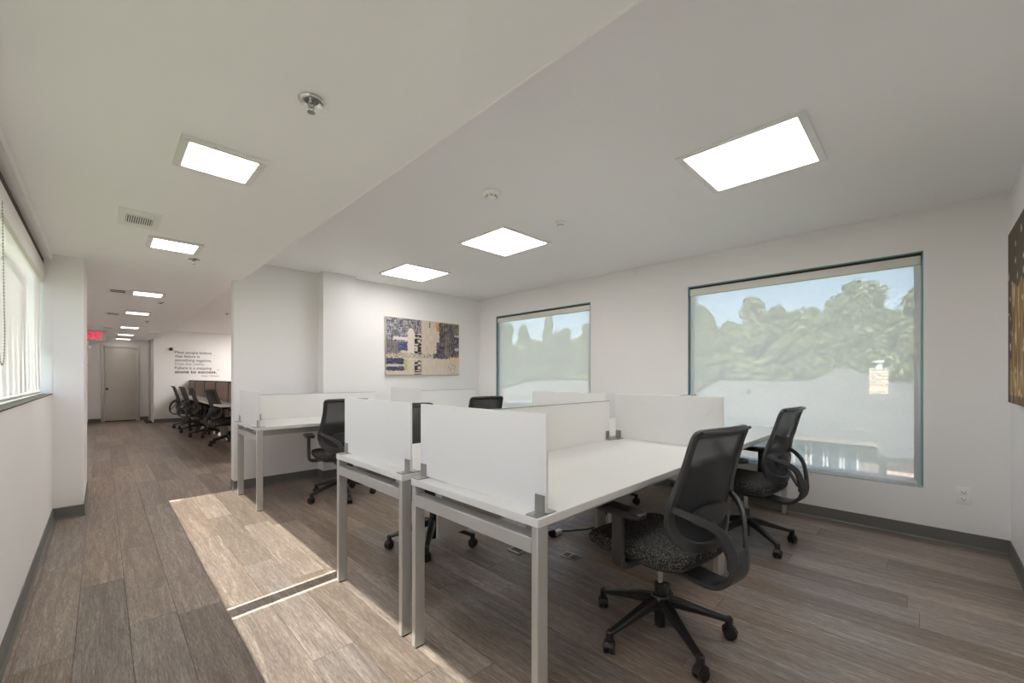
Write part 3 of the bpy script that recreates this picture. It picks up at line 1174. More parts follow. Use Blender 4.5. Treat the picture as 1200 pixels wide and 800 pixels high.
def make_desk(y0, y1, k, label, group, flip):
    """one bench desk; back edge at y1 (flip: back edge at y0)"""
    x0 = DX0 + k * (DLEN + 0.002)
    dep = y1 - y0
    t = empty('bench_desk', (x0, y0, 0))
    tag(t, label, 'desk', group)
    MB().box(0, DLEN, 0, dep, DZ - DT, DZ).build('tabletop', 'white_laminate', t, bevel=0.002, seg=1)
    zt = DZ - DT
    for lx in (0.002, DLEN - 0.052):
        for ly in (0.004, dep - 0.032):
            lg_ = MB().box(lx, lx + 0.05, ly, ly + 0.028, 0.006, zt).build('leg', 'desk_metal', t, bevel=0.0025, seg=1)
            MB().box(lx + 0.008, lx + 0.042, ly + 0.004, ly + 0.024, 0.0, 0.006).build('glide', 'black_plastic', lg_)
        MB().box(lx, lx + 0.05, 0.032, dep - 0.032, 0.628, 0.677).build('end_rail', 'desk_metal', t, bevel=0.002, seg=1)
    for ly in (0.10, dep - 0.16):
        MB().box(0.052, DLEN - 0.052, ly, ly + 0.05, 0.655, zt - 0.012).build('crossbeam', 'desk_metal', t, bevel=0.002, seg=1)
    q = MB()
    for lx in (0.25, DLEN - 0.29):
        for ly in (0.10, dep - 0.16):
            q.box(lx, lx + 0.04, ly, ly + 0.05, zt - 0.012, zt)
    q.build('standoffs', 'black_plastic', t)
    return t


ROWS = {'A': (0.855, 1.605), 'B': (1.682, 2.425), 'C': (4.17, 4.915)}
make_desk(*ROWS['A'], 0, 'white desk nearest the camera, at its left end an open grey leg frame', 'desks', False)
make_desk(*ROWS['A'], 1, 'white desk under the right window, second in the front row', 'desks', False)
make_desk(*ROWS['B'], 0, 'white desk backing onto the nearest desk, behind the tall end screen', 'desks', True)
make_desk(*ROWS['B'], 1, 'white desk hidden behind screens between the two windows', 'desks', True)
make_desk(*ROWS['C'], 0, 'white desk along the back wall beside the corridor', 'desks', False)
make_desk(*ROWS['C'], 1, 'white desk along the back wall under the blue painting', 'desks', False)


def clamp(parent, x, y, along):
    """metal desk clamp: foot plate on the desk and two upright cheeks around the screen"""
    b = MB()
    if along == 'y':
        b.box(x - 0.048, x + 0.048, y - 0.025, y + 0.025, DZ, DZ + 0.004)
        b.box(x - 0.009, x - 0.005, y - 0.02, y + 0.02, DZ + 0.004, DZ + 0.062)
        b.box(x + 0.005, x + 0.009, y - 0.02, y + 0.02, DZ + 0.004, DZ + 0.062)
        b.box(x - 0.032, x - 0.026, y - 0.003, y + 0.003, DZ + 0.004, DZ + 0.006)
    else:
        b.box(x - 0.025, x + 0.025, y - 0.05, y + 0.009, DZ, DZ + 0.004)
        b.box(x - 0.02, x + 0.02, y - 0.009, y - 0.005, DZ + 0.004, DZ + 0.062)
        b.box(x - 0.02, x + 0.02, y + 0.005, y + 0.009, DZ - 0.03, DZ + 0.062)
    return b.build('clamp', 'steel', parent)


def end_screen(x, ya, yb, ztop, label, group):
    t = empty('privacy_screen', (x, (ya + yb) / 2, DZ))
    tag(t, label, 'screen', group)
    h = (yb - ya) / 2
    MB().box(-0.005, 0.005, -h, h, 0.008, ztop - DZ).build('panel', 'frosted', t, bevel=0.001, seg=1)
    for s in (-1, 1):
        c = clamp(t, 0, s * (h - 0.026), 'y')
        c.location = (0, 0, -DZ)
    return t


def back_screen(x0, x1, y, zb, ztop, label, group):
    t = empty('privacy_screen', ((x0 + x1) / 2, y, DZ))
    tag(t, label, 'screen', group)
    h = (x1 - x0) / 2
    MB().box(-h, h, -0.005, 0.005, zb - DZ, ztop - DZ).build('panel', 'frosted', t, bevel=0.001, seg=1)
    MB().box(-h, h, -0.006, 0.006, ztop - DZ, ztop - DZ + 0.004).build('edge_trim', 'steel', t)
    for s in (-1, 1):
        c = clamp(t, s * (h - 0.03), 0, 'x')
        c.location = (0, 0, -DZ)
    return t


SX1, SX2 = 1.018, 2.662
end_screen(SX1, 0.862, 1.600, 1.071, 'frosted white end screen nearest the camera on the front desk', 'end screens')
end_screen(SX2, 0.862, 1.600, 1.071, 'frosted white cross screen on the front row left of the right window', 'end screens')
end_screen(SX1, 1.686, 2.418, 1.071, 'frosted white end screen on the second desk, left of the nearest one', 'end screens')
end_screen(SX2, 1.686, 2.418, 1.071, 'frosted white cross screen in front of the left window', 'end screens')
end_screen(SX1 - 0.03, 4.176, 4.905, 1.06, 'frosted white end screen on the back-wall desk beside the corridor', 'end screens')
end_screen(SX2, 4.176, 4.905, 1.06, 'frosted white cross screen under the left edge of the blue painting', 'end screens')
back_screen(1.05, 2.60, 1.618, 0.70, 1.018, 'long low screen between the two front desks, behind the white worktop', 'back screens')
back_screen(2.70, 4.20, 1.618, 0.70, 1.018, 'long low screen behind the front desk at the right window', 'back screens')
back_screen(1.13, 2.45, 4.928, 0.70, 1.005, 'long low screen along the back wall behind the pilaster chair', 'back screens')
back_screen(2.74, 4.10, 4.928, 0.70, 1.005, 'long low screen along the back wall under the blue painting', 'back screens')
for k in (0, 1):
    t = empty('modesty_panel', (1.14 + k * 1.646, 1.657, 0))
    tag(t, ['grey panel hanging under the two front desks', 'grey panel hanging under the desks by the window'][k], 'panel', 'panels under the desks')
    MB().box(0, 1.305, -0.006, 0.006, 0.415, 0.70).build('sheet', 'desk_metal', t, bevel=0.002)
    for x in (0.1, 1.2):
        MB().box(x - 0.02, x + 0.02, -0.012, -0.006, 0.62, 0.71).build('hanger', 'steel', t)

# ------------------------------------------------------------------ chairs
def make_chair():
    t = empty('task_chair')
    BPL = 'black_plastic'
    # star base
    base_mesh = MB()
    pts = [(0.02, 0, 0.150), (0.08, 0, 0.143), (0.16, 0, 0.122), (0.25, 0, 0.098), (0.300, 0, 0.085)]
    base_mesh.strap(pts, [0.056, 0.052, 0.042, 0.034, 0.030], [0.050, 0.044, 0.032, 0.024, 0.020], (0, 0, 1), ch=0.5)
    base_mesh.lathe([(0.001, 0.060), (0.017, 0.060), (0.017, 0.092), (0.012, 0.098), (0.001, 0.098)], 12, (0.303, 0, 0))
    me_leg = base_mesh.mesh('base_leg', 'black_gloss', smooth=True)
    ca = MB()
    for s in (-1, 1):
        ca.lathe([(0.004, s * 0.005), (0.026, s * 0.005), (0.0275, s * 0.009), (0.0275, s * 0.019), (0.024, s * 0.023), (0.012, s * 0.024), (0.001, s * 0.024)], 18, (0.0, 0, 0.0275), 'y')
    ca.lathe([(0.001, -0.004), (0.021, -0.004), (0.021, 0.004), (0.001, 0.004)], 16, (0.0, 0, 0.036), 'y')
    hood = []
    for k in range(9):
        a = math.radians(20 + 150 * k / 8)
        hood.append((0.031 * math.cos(a), 0, 0.029 + 0.031 * math.sin(a)))
    ca.strap(hood, 0.030, 0.005, [(math.cos(math.radians(20 + 150 * k / 8)), 0, math.sin(math.radians(20 + 150 * k / 8))) for k in range(9)])
    me_cas = ca.mesh('caster', 'caster_rubber', smooth=True)
    for k in range(5):
        a = math.radians(72 * k)
        lg_ = bpy.data.objects.new('base_leg', me_leg)
        COL.objects.link(lg_)
        lg_.parent = t
        lg_.rotation_euler = (0, 0, a)
        lg_['spoke'] = k
        c = bpy.data.objects.new('caster', me_cas)
        COL.objects.link(c)
        c.parent = lg_
        c.location = (0.305, 0.0, 0)
        c.rotation_euler = (0, 0, math.radians(40 + 67 * k))
    MB().lathe([(0.001, 0.10), (0.040, 0.105), (0.043, 0.165), (0.034, 0.180), (0.028, 0.182), (0.001, 0.182)], 18).build('hub', 'black_gloss', t, smooth=True)
    MB().lathe([(0.001, 0.035), (0.024, 0.035), (0.025, 0.04), (0.025, 0.235), (0.001, 0.235)], 16).build('cylinder_sleeve', 'black_gloss', t, smooth=True)
    MB().lathe([(0.001, 0.235), (0.014, 0.235), (0.014, 0.34), (0.001, 0.34)], 14).build('gas_lift', 'chrome', t, smooth=True)
    # mechanism under the seat
    m = MB()
    m.box(-0.07, 0.07, -0.15, 0.09, 0.335, 0.385)
    m.box(-0.20, 0.20, -0.03, 0.06, 0.37, 0.395)
    m.build('tilt_mechanism', BPL, t, bevel=0.012)
    lv = MB().tube([(0.05, 0.02, 0.36), (0.18, 0.03, 0.355), (0.25, 0.04, 0.35)], 0.006, 8)
    lv.build('lever', BPL, t, smooth=True)

    # seat cushion and pan: stacked rounded outlines
    def outline(w0, w1, yb, yf, z, r, dip=0.0):
        pts = []
        n = 40
        for i in range(n):
            a = 2 * math.pi * i / n
            ca_, sa_ = math.cos(a), math.sin(a)
            e = 0.42
            ux = math.copysign(abs(ca_) ** e, ca_)
            uy = math.copysign(abs(sa_) ** e, sa_)
            y = (yf + yb) / 2 + uy * (yf - yb) / 2
            w = w0 + (w1 - w0) * (y - yb) / (yf - yb)
            fall = -0.030 * max(0, (y - 0.16) / 0.12) ** 2
            pts.append((ux * w, y, z + fall - dip * (1 - abs(ux) ** 2) * 0.0))
        return pts
    sb = MB()
    sb.rings([outline(0.205, 0.225, -0.20, 0.245, 0.402, 0.06), outline(0.228, 0.247, -0.222, 0.268, 0.412, 0.06), outline(0.234, 0.253, -0.228, 0.278, 0.432, 0.06),
              outline(0.234, 0.253, -0.228, 0.276, 0.448, 0.06), outline(0.226, 0.244, -0.218, 0.263, 0.463, 0.06), outline(0.20, 0.215, -0.19, 0.235, 0.471, 0.06), outline(0.12, 0.12, -0.1, 0.15, 0.4725, 0.06)])
    sb.build('seat', 'tweed', t, smooth=True)
    sp = MB()
    sp.rings([outline(0.10, 0.12, -0.14, 0.12, 0.380, 0.06), outline(0.19, 0.205, -0.195, 0.22, 0.386, 0.06), outline(0.215, 0.235, -0.212, 0.252, 0.398, 0.06), outline(0.222, 0.24, -0.217, 0.262, 0.41, 0.06)])
    sp.build('seat_pan', BPL, t, smooth=True)

    # backrest frame
    def prof(z):
        ks = [(0.47, -0.225), (0.52, -0.206), (0.58, -0.196), (0.64, -0.200), (0.72, -0.214), (0.82, -0.240), (0.90, -0.262), (0.98, -0.288)]
        if z <= ks[0][0]:
            return ks[0][1]
        for (a, ya), (c, yc) in zip(ks[:-1], ks[1:]):
            if z <= c:
                u = (z - a) / (c - a)
                u = u * u * (3 - 2 * u) * 0.3 + u * 0.7
                return ya + (yc - ya) * u
        return ks[-1][1]

    def hw(z):
        ks = [(0.50, 0.10), (0.52, 0.155), (0.56, 0.198), (0.62, 0.222), (0.68, 0.220), (0.76, 0.204), (0.86, 0.192), (0.96, 0.188), (0.99, 0.187)]
        for (a, wa), (c, wc) in zip(ks[:-1], ks[1:]):
            if z <= c:
                return wa + (wc - wa) * max(0, (z - a) / (c - a))
        return ks[-1][1]

    def surf(x, z):
        return Vector((x, prof(z) - 0.035 * (1 - min(1, abs(x) / 0.215) ** 2), z))
    right = [(hw(z), z) for z in (0.535, 0.56, 0.60, 0.64, 0.68, 0.74, 0.80, 0.86, 0.92, 0.955)]
    loop = [(-0.0, 0.492), (0.07, 0.497), (0.135, 0.512)] + right + [(0.175, 0.968), (0.12, 0.972), (0.0, 0.973), (-0.12, 0.972), (-0.175, 0.968)] + [(-x, z) for x, z in reversed(right)] + [(-0.135, 0.512), (-0.07, 0.497)]
    path = catmull([surf(x, z) for x, z in loop], 4, True)
    W = [0.050 if p.z < 0.62 else (0.050 - 0.015 * min(1, (p.z - 0.62) / 0.15)) for p in path]
    fr = MB()
    fr.strap(path, W, 0.020, (0, 1, 0.25), closed=True, ch=0.45)
    bf = fr.build('back_frame', BPL, t, smooth=True)
    # rearward lip along the top
    lip = [surf(x, 0.968) + Vector((0, -0.012, 0.004)) for x in (-0.18, -0.12, -0.06, 0, 0.06, 0.12, 0.18)]
    lb = MB()
    lb.strap(lip, 0.030, 0.014, (0, 0.5, 1), ch=0.45)
    lb.build('top_lip', BPL, bf, smooth=True)
    # mesh panel
    me = MB()
    nu, nv = 14, 24
    for j in range(nv + 1):
        z = 0.512 + (0.962 - 0.512) * j / nv
        w = hw(z) - 0.008
        if z < 0.535:
            w = hw(z) - 0.004
        for i in range(nu + 1):
            x = -w + 2 * w * i / nu
            p = surf(x, z)
            me.v.append(tuple(p))
    for j in range(nv):
        for i in range(nu):
            q = j * (nu + 1) + i
            me.f.append((q, q + 1, q + nu + 2, q + nu + 1))
    me.build('back_mesh', 'back_mesh', t, smooth=True, fix=False)
    # lumbar pad behind the mesh
    lp = MB()
    rows_ = []
    for j in range(9):
        v = j / 8
        z = 0.575 + 0.09 * v
        ww = 0.135 * math.sqrt(max(0.05, 1 - (2 * v - 1) ** 2 * 0.8))
        ring = []
        for i in range(13):
            x = -ww + 2 * ww * i / 12
            ring.append(surf(x, z) + Vector((0, -0.012, 0)))
        for i in range(12, -1, -1):
            x = -ww + 2 * ww * i / 12
            ring.append(surf(x, z) + Vector((0, -0.026, 0)))
        rows_.append(ring)
    lp.rings(rows_)
    lp.build('lumbar_pad', BPL, t, smooth=True)
    # yoke that carries the back: two arms meeting in a spine that curls under the seat
    yk = MB()
    for s in (-1, 1):
        arm = catmull([(s * 0.222, -0.207, 0.672), (s * 0.185, -0.262, 0.648), (s * 0.13, -0.312, 0.615), (s * 0.082, -0.342, 0.572), (s * 0.058, -0.358, 0.51), (s * 0.046, -0.362, 0.44)], 5)
        nrm = [(s * 0.55, -0.8, 0.1)] * len(arm)
        yk.strap(arm, [0.026 + 0.020 * i / (len(arm) - 1) for i in range(len(arm))], 0.017, nrm, ch=0.45)
    spine = catmull([(0, -0.358, 0.505), (0, -0.364, 0.45), (0, -0.350, 0.395), (0, -0.305, 0.352), (0, -0.24, 0.340), (0, -0.14, 0.350)], 6)
    nrm = []
    for i, p in enumerate(spine):
        a = spine[max(0, i - 1)]
        c = spine[min(len(spine) - 1, i + 1)]
        tg = (c - a).normalized()
        nrm.append(tuple(Vector((1, 0, 0)).cross(tg)))
    yk.strap(spine, [0.125, 0.13] + [0.13] * (len(spine) - 4) + [0.12, 0.11], 0.020, nrm, ch=0.5)
    yk.build('back_yoke', BPL, t, smooth=True)
    st = MB().strap([(0, -0.245, 0.60), (0, -0.285, 0.53), (0, -0.33, 0.46)], [0.03, 0.034, 0.04], 0.014, (0, -0.8, -0.5), ch=0.4)
    st.build('lumbar_strut', BPL, t, smooth=True)
    # arms
    for s in (-1, 1):
        ar = MB()
        post = catmull([(s * 0.17, 0.005, 0.385), (s * 0.245, 0.005, 0.382), (s * 0.282, 0.002, 0.398), (s * 0.290, 0.0, 0.44), (s * 0.292, -0.002, 0.52), (s * 0.292, 0.0, 0.617)], 5)
        nrm = []
        for i, p in enumerate(post):
            a = post[max(0, i - 1)]
            c = post[min(len(post) - 1, i + 1)]
            tg = (c - a).normalized()
            nrm.append(tuple(Vector((0, 1, 0)).cross(tg)))
        ar.strap(post, [0.058] * (len(post) - 8) + [0.058, 0.058, 0.056, 0.056, 0.055, 0.055, 0.054, 0.054], 0.026, nrm, ch=0.4)
        a_o = ar.build('armrest', BPL, t, smooth=True)
        pad = MB()
        rr = []
        for yy, w_, z0, z1 in ((-0.125, 0.020, 0.622, 0.634), (-0.118, 0.034, 0.616, 0.640), (-0.08, 0.041, 0.613, 0.643), (0.0, 0.043, 0.613, 0.644), (0.08, 0.042, 0.613, 0.643), (0.122, 0.036, 0.615, 0.638), (0.133, 0.022, 0.619, 0.630)):
            q = (z1 - z0) * 0.35
            sec = [(w_, z0 + q), (w_, z1 - q), (w_ * 0.85, z1), (-w_ * 0.85, z1), (-w_, z1 - q), (-w_, z0 + q), (-w_ * 0.85, z0), (w_ * 0.85, z0)]
            rr.append([(s * 0.288 + x, yy, z) for x, z in sec])
        pad.rings(rr)
        pad.build('arm_pad', 'black_gloss', a_o, smooth=True)
    return t


chair0 = make_chair()
CH = [  # x, y, turn, base turn, label
    (1.845, 0.875, -10, 163, 'black mesh-back task chair nearest the camera with tweed seat'),
    (3.345, 0.93, -6, -56, 'black mesh-back task chair at the front desk by the right window'),
    (1.690, 2.505, 180, 156, 'black task chair behind the two end screens, only its base showing below'),
    (3.42, 2.19, 176, -65, 'black task chair tucked behind the cross screens, one caster showing under the desk'),
    (1.695, 4.14, -11, 118, 'black mesh-back task chair at the back-wall desk beside the pilaster'),
    (2.97, 3.60, -10, 20, 'black task chair whose headrest top shows above the nearest end screen'),
    (1.46, 12.25, -90, 10, 'farthest black task chair in the row under the wall quote'),
    (1.50, 11.25, -86, 40, 'second farthest black task chair in the row under the wall quote'),
    (1.53, 10.20, -90, 25, 'third black task chair in the row under the wall quote'),
    (1.60, 8.75, -78, 55, 'nearest black task chair of the row in the next room'),
]
for i, (x, y, rz, bz, lab) in enumerate(CH):
    c = chair0 if i == 0 else copy_tree(chair0)
    tag(c, lab, 'chair', 'task chairs at the desks' if i < 6 else 'task chairs in the next room')
    c.location = (x, y, 0)
    c.rotation_euler = (0, 0, math.radians(rz))
    for ch in c.children:
        if 'spoke' in ch.keys():
            ch.rotation_euler = (0, 0, math.radians(72 * ch['spoke'] + bz - rz))

# ------------------------------------------------------------------ next room: partition workstations
t = empty('partition_screen', (1.70, 9.26, 0))
tag(t, 'taupe fabric partition with dark trim in the next room', 'partition')
PY = [-2.2, -1.1, 0.0, 1.23, 2.54, 3.88, 4.90]
for a, c in zip(PY[:-1], PY[1:]):
    MB().box(-0.02, 0.02, a + 0.02, c - 0.02, 0.08, 1.08).build('fabric_panel', 'partition_fabric', t, bevel=0.003)
for a in PY:
    MB().box(-0.026, 0.026, a - 0.02, a + 0.02, 0, 1.085).build('post', 'partition_trim', t)
MB().box(-0.026, 0.026, PY[0] - 0.02, PY[-1] + 0.02, 1.085, 1.115).build('top_trim', 'partition_trim', t)
fl = ['white desk of the nearest chair in the next room', 'white desk second from the near end in the next room', 'white desk third from the near end in the next room', 'white desk at the far end of the next room']
for k, (a, c) in enumerate(((8.08, 9.20), (9.32, 10.44), (10.56, 11.74), (11.86, 13.08))):
    d_ = empty('workstation_desk', (1.36, a, 0))
    tag(d_, fl[k], 'desk', 'desks in the next room')
    MB().box(0, 0.31, 0, c - a, 0.70, 0.73).build('tabletop', 'white_laminate', d_, bevel=0.002)
    for ly in (0.03, c - a - 0.07):
        MB().box(0.22, 0.26, ly, ly + 0.04, 0, 0.70).build('leg', 'desk_metal', d_)

# ------------------------------------------------------------------ floor box and power cord
t = empty('floor_outlet', (2.205, 1.662, 0), math.radians(4))
tag(t, 'metal floor outlet plate in front of the near chair', 'outlet')
MB().box(-0.042, 0.042, -0.058, 0.058, 0, 0.008).build('cover_plate', 'steel', t, bevel=0.003)
for y in (-0.028, 0.028):
    MB().box(-0.026, 0.026, y - 0.02, y + 0.02, 0.008, 0.0095).build('socket', 'black_plastic', t)
t = empty('floor_outlet', (2.02, 1.98, 0))
tag(t, 'second floor outlet plate beside the near desk leg', 'outlet')
MB().box(-0.042, 0.042, -0.058, 0.058, 0, 0.008).build('cover_plate', 'steel', t, bevel=0.003)
MB().box(-0.026, 0.026, -0.04, 0.04, 0.008, 0.0095).build('socket', 'black_plastic', t)
t = empty('power_cord', (2.46, 1.97, 0))
tag(t, 'black power cord looping down from the desk to a floor plug', 'cord')
MB().tube(catmull([(0.02, -0.02, 0.02), (0.10, -0.08, 0.022), (0.20, -0.19, 0.05), (0.235, -0.265, 0.16), (0.19, -0.30, 0.35), (0.16, -0.31, 0.66)], 8), 0.006, 8).build('cable', 'black_gloss', t, smooth=True)
MB().box(-0.055, 0.025, -0.02, 0.02, 0.004, 0.032).build('adapter', 'white_plastic', t, bevel=0.005)
MB().lathe([(0.001, -0.10), (0.022, -0.098), (0.026, -0.08), (0.022, -0.055), (0.001, -0.055)], 12, (0, 0, 0.026), 'x').build('plug', 'black_gloss', t, smooth=True)

# ------------------------------------------------------------------ outside: lawn, houses, trees
GZ = -5.2
g = MB()
g.box(-60, 4.2, -80, 160, GZ - 1, GZ)
g.box(4.2, 220, -80, 160, GZ - 1, GZ)
o = g.build('ground', 'grass')
struct(o, 'lawn around the building')


def slab(b, pts, th=0.15):
    P = [Vector(p) for p in pts]
    n = (P[1] - P[0]).cross(P[2] - P[0]).normalized()
    if n.z < 0:
        n = -n
    b.rings([[p - n * th for p in P], P])


h = empty('house', (31, 6, GZ))
tag(h, 'house with grey shingle roof and pale chimney beyond the right window', 'house')
zz = lambda z: z - GZ
ox, oy = 31, 6
R = lambda x, y, z: (x - ox, y - oy, zz(z))
EX, RX = 29.5, 40.0
eL, eR, rL, rR = 14.3, -6.0, 13.4, 0.9
ez, rz_ = -2.25, 0.88
roof = MB()
slab(roof, [R(EX, eL, ez), R(EX, eR, ez), R(RX, rR, rz_), R(RX, rL, rz_)])
slab(roof, [R(50.5, eL, ez), R(RX, rL, rz_), R(RX, rR, rz_), R(50.5, eR, ez)])
slab(roof, [R(EX, eL, ez), R(RX, rL, rz_), R(50.5, eL, ez)])
slab(roof, [R(EX, eR, ez), R(50.5, eR, ez), R(RX, rR, rz_)])
rf = roof.build('roof', 'shingles', h)
pk = MB()
slab(pk, [R(36.5, 8.2, -0.4), R(36.5, 0.6, -0.4), R(42.5, 4.3, 1.92), R(42.5, 5.0, 1.92)])
slab(pk, [R(48, 9.0, -0.4), R(36.5, 8.2, -0.4), R(42.5, 5.0, 1.92)])
slab(pk, [R(36.5, 0.6, -0.4), R(48, 0.0, -0.4), R(42.5, 4.3, 1.92)])
slab(pk, [R(48, 0.0, -0.4), R(48, 9.0, -0.4), R(42.5, 5.0, 1.92), R(42.5, 4.3, 1.92)])
pk.build('cross_roof', 'shingles', h)
MB().box(30.2 - ox, 49.8 - ox, eR + 0.6 - oy, eL - 0.8 - oy, 0, zz(ez) - 0.02).build('wall', 'house_wall', h)
MB().box(EX - 0.05 - ox, EX + 0.1 - ox, eR - oy, eL - oy, zz(ez) - 0.28, zz(ez) - 0.05).build('gutter', 'house_wall', h)
MB().box(28.2 - ox, 30.4 - ox, -5.5 - oy, 1.40 - oy, 0, zz(-2.9)).build('brick_wing', 'far_brick', h)
wg = MB()
slab(wg, [R(27.7, -5.9, -2.75), R(31.5, -5.9, -1.6), R(31.5, 1.75, -1.6), R(27.7, 1.75, -2.75)], 0.12)
wg.build('wing_roof', 'shingles', h)
for k, (ya, yb) in enumerate(((5.05, 5.75), (4.20, 4.90), (3.42, 4.12), (2.66, 3.36), (6.2, 6.9), (7.0, 7.7), (9.0, 9.7), (9.8, 10.5))):
    w = MB()
    for a, c, d0, d1 in ((ya, ya + 0.09, -4.3, -2.5), (yb - 0.09, yb, -4.3, -2.5), (ya, yb, -2.59, -2.5), (ya, yb, -4.3, -4.2), (ya, yb, -3.42, -3.36)):
        w.box(30.1 - ox, 30.2 - ox, a - oy, c - oy, zz(d0), zz(d1))
    w_o = w.build('window_frame', 'house_trim', h)
    MB().box(30.15 - ox, 30.19 - ox, ya + 0.09 - oy, yb - 0.09 - oy, zz(-4.2), zz(-2.59)).build('pane', 'house_pane', w_o)
ch_o = MB().box(37.4 - ox, 38.2 - ox, 1.80 - oy, 2.72 - oy, zz(-0.5), zz(1.72)).build('chimney', 'chimney_siding', h)
for k in range(8):
    z = 0.02 + k * 0.21
    MB().box(37.38 - ox, 37.402 - ox, 1.78 - oy, 2.74 - oy, zz(z), zz(z + 0.18)).build('siding_board', 'chimney_siding', ch_o)
MB().box(37.34 - ox, 38.26 - ox, 1.75 - oy, 2.77 - oy, zz(1.72), zz(1.79)).build('chimney_cap', 'house_trim', ch_o)
MB().lathe([(0.18, 0), (0.15, 0.42), (0.32, 0.45), (0.30, 0.53), (0.02, 0.58)], 12, (37.8 - ox, 2.26 - oy, zz(1.79))).build('flue', 'house_trim', ch_o, smooth=True)
for y, z in ((11.4, -0.1), (10.0, -0.2), (5.4, -0.1)):
    MB().lathe([(0.06, 0), (0.06, 0.5), (0.12, 0.52), (0.02, 0.6)], 8, (36.5 - ox, y - oy, zz(-0.28)), 'z').build('vent_pipe', 'partition_trim', h, smooth=True)

h = empty('house', (46, 36, GZ))
tag(h, 'house with pale grey roof beyond the left window', 'house')
ox, oy = 46, 36
roof = MB()
slab(roof, [R(36, 47, -1.9), R(36, 24, -1.9), R(44, 28, 0.75), R(44, 39, 0.75)])
slab(roof, [R(52, 47, -1.9), R(44, 39, 0.75), R(44, 28, 0.75), R(52, 24, -1.9)])
slab(roof, [R(36, 47, -1.9), R(44, 39, 0.75), R(52, 47, -1.9)])
slab(roof, [R(36, 24, -1.9), R(52, 24, -1.9), R(44, 28, 0.75)])
roof.build('roof', 'shingles', h)
MB().box(36.8 - ox, 51.2 - ox, 24.7 - oy, 46.3 - oy, 0, zz(-1.92)).build('wall', 'house_wall', h)


def tree_meshes(seed, hgt, rad, nleaf, lmat):
    rnd = random.Random(seed)
    blobs = []
    n = 26
    for i in range(n):
        v = i / (n - 1)
        z = hgt * (0.20 + 0.72 * v)
        rr = rad * (0.55 + 0.45 * math.sin(math.pi * min(1, v * 0.85 + 0.12)))
        a = rnd.random() * 6.283
        d = rr * rnd.uniform(0.15, 0.65) * (1 - 0.5 * v)
        blobs.append((Vector((d * math.cos(a), d * math.sin(a), z)), rr * rnd.uniform(0.42, 0.68) * (1 - 0.32 * v)))
    fol = MB()
    for k in range(nleaf):
        c, r = blobs[rnd.randrange(n)]
        dv = Vector((rnd.gauss(0, 1), rnd.gauss(0, 1), rnd.gauss(0, 0.8))).normalized()
        p = c + dv * r * (rnd.uniform(0.55, 1.04) + abs(rnd.gauss(0, 0.10)))
        s = rnd.uniform(0.2, 0.45)
        nn = (dv + Vector((rnd.uniform(-.8, .8), rnd.uniform(-.8, .8), rnd.uniform(-.2, .9)))).normalized()
        u = nn.orthogonal().normalized()
        w = nn.cross(u)
        a = rnd.random() * 6.283
        u, w = u * math.cos(a) + w * math.sin(a), w * math.cos(a) - u * math.sin(a)
        fol.poly([p + u * s, p + w * s * 0.6, p - u * s, p - w * s * 0.6])
    me_f = fol.mesh('foliage', lmat, fix=False)
    tr = MB()
    tr.tube([(0, 0, 0), (0.1, 0.05, hgt * 0.3), (-0.1, 0.1, hgt * 0.6), (0.05, 0, hgt * 0.88)], [0.38, 0.30, 0.2, 0.05], 8)
    for i in range(6):
        c, r = blobs[3 * i + 4]
        zb = c.z * 0.7
        tr.tube([(0, 0, zb), tuple(Vector((c.x * 0.6, c.y * 0.6, c.z * 0.9))), tuple(c)], [0.14, 0.09, 0.03], 6)
    me_t = tr.mesh('trunk', 'bark', smooth=True)
    return me_f, me_t, max(p[2] for p in fol.v)


TV = [tree_meshes(3, 15.5, 4.2, 9000, 'leaf_a'), tree_meshes(8, 15.5, 3.6, 9000, 'leaf_b'), tree_meshes(15, 15.5, 4.8, 9500, 'leaf_a')]
def at_view(u, x):
    """sideways position at distance x for a bearing given along the picture's width"""
    a = (u - 600) / 482.5
    return x * (0.7090 - a * 0.7053) / (0.7053 + a * 0.7090)


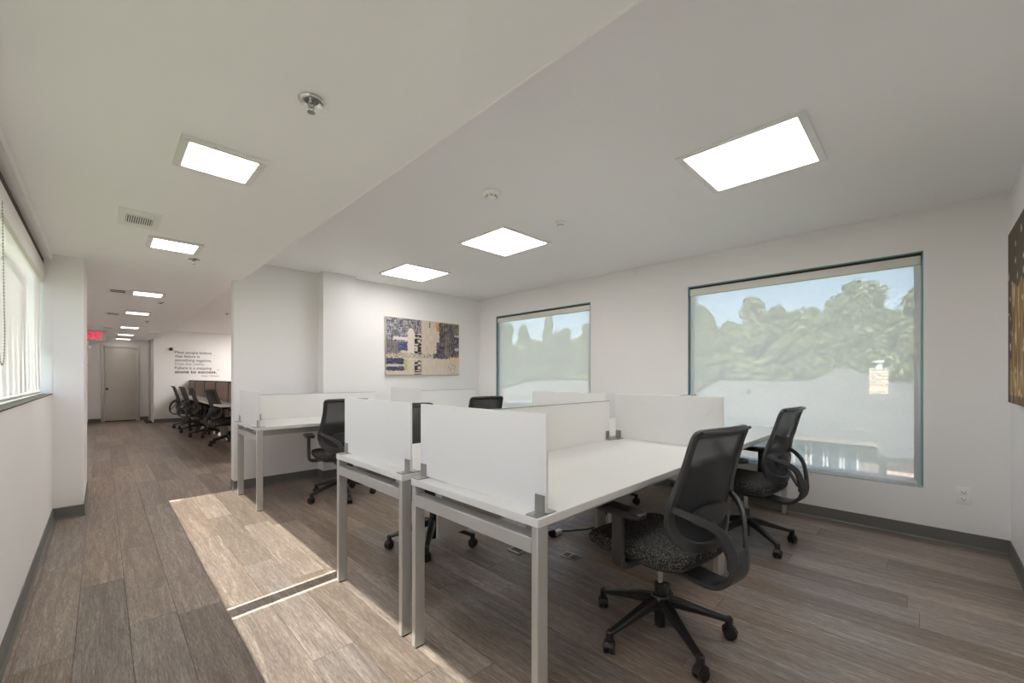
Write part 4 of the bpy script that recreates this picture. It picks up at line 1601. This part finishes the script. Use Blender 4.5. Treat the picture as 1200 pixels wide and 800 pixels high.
TREES = [  # bearing, distance, rise of the crown top, width factor, variant, label
    (822, 58, 355, 0.85, 0, 'tree at the far left of the right window, its crown cut by open sky'),
    (856, 62, 374, 0.9, 2, 'low tree right of the gap of sky in the right window'),
    (883, 58, 346, 0.95, 1, 'tree with rounded crown left of centre in the right window'),
    (912, 63, 357, 1.0, 2, 'broad tree in the middle of the right window'),
    (945, 59, 357, 1.0, 0, 'tree right of the middle of the right window, behind the roof ridge'),
    (978, 63, 347, 0.85, 1, 'tree left of the tallest crown in the right window'),
    (1009, 59, 324, 0.95, 2, 'tallest tree in the right window, behind the roof peak'),
    (1042, 64, 360, 0.9, 0, 'tree behind the pale chimney in the right window'),
    (1074, 55, 335, 0.85, 1, 'tree at the right edge of the right window'),
    (868, 70, 384, 1.2, 0, 'dark low tree behind the gap left of centre in the right window'),
    (930, 72, 372, 1.2, 1, 'dark low tree behind the middle of the right window'),
    (1030, 72, 375, 1.2, 2, 'dark low tree behind the chimney side of the right window'),
    (592, 58, 377, 0.9, 0, 'tree at the left edge of the left window'),
    (613, 60, 380, 0.8, 1, 'second tree from the left in the left window'),
    (643, 56, 367, 0.55, 1, 'tallest narrow tree in the middle of the left window'),
    (661, 60, 383, 0.8, 2, 'broad tree right of centre in the left window'),
    (690, 55, 378, 0.8, 0, 'tree at the right frame of the left window'),
    (630, 70, 396, 1.3, 2, 'dark low tree behind the sky gap in the left window'),
    (675, 70, 394, 1.2, 0, 'dark low tree behind the right half of the left window'),
]
PLACED = []
for u, x, v, wf, k, lab in TREES:
    y = at_view(u, x)
    top = 1.19 + (442 - v) / 482.5 * (x * 0.7053 + y * 0.7090) - GZ
    PLACED.append((x, y, top, wf, k, lab))
PLACED += [  # trees added to block the bright sky behind the left shade
    (-3.4, 27.0, 15.0, 0.7, 0, 'tree outside the left wall, nearest one beyond the wide shade'),
    (-7.5, 33.0, 16.0, 1.0, 2, 'broad tree outside the left wall'),
    (-5.2, 43.0, 20.0, 1.0, 1, 'tall tree farther out beyond the left wall'),
    (-11.0, 50.0, 20.0, 1.2, 2, 'farthest tree out beyond the left wall'),
]
for i, (x, y, top, wf, k, lab) in enumerate(PLACED):
    t = empty('tree', (x, y, GZ), i * 1.3)
    t.scale = (wf, wf, top / TV[k][2])
    tag(t, lab, 'tree', 'trees outside the windows')
    for nm, me in zip(('foliage', 'trunk'), TV[k][:2]):
        o = bpy.data.objects.new(nm, me)
        COL.objects.link(o)
        o.parent = t
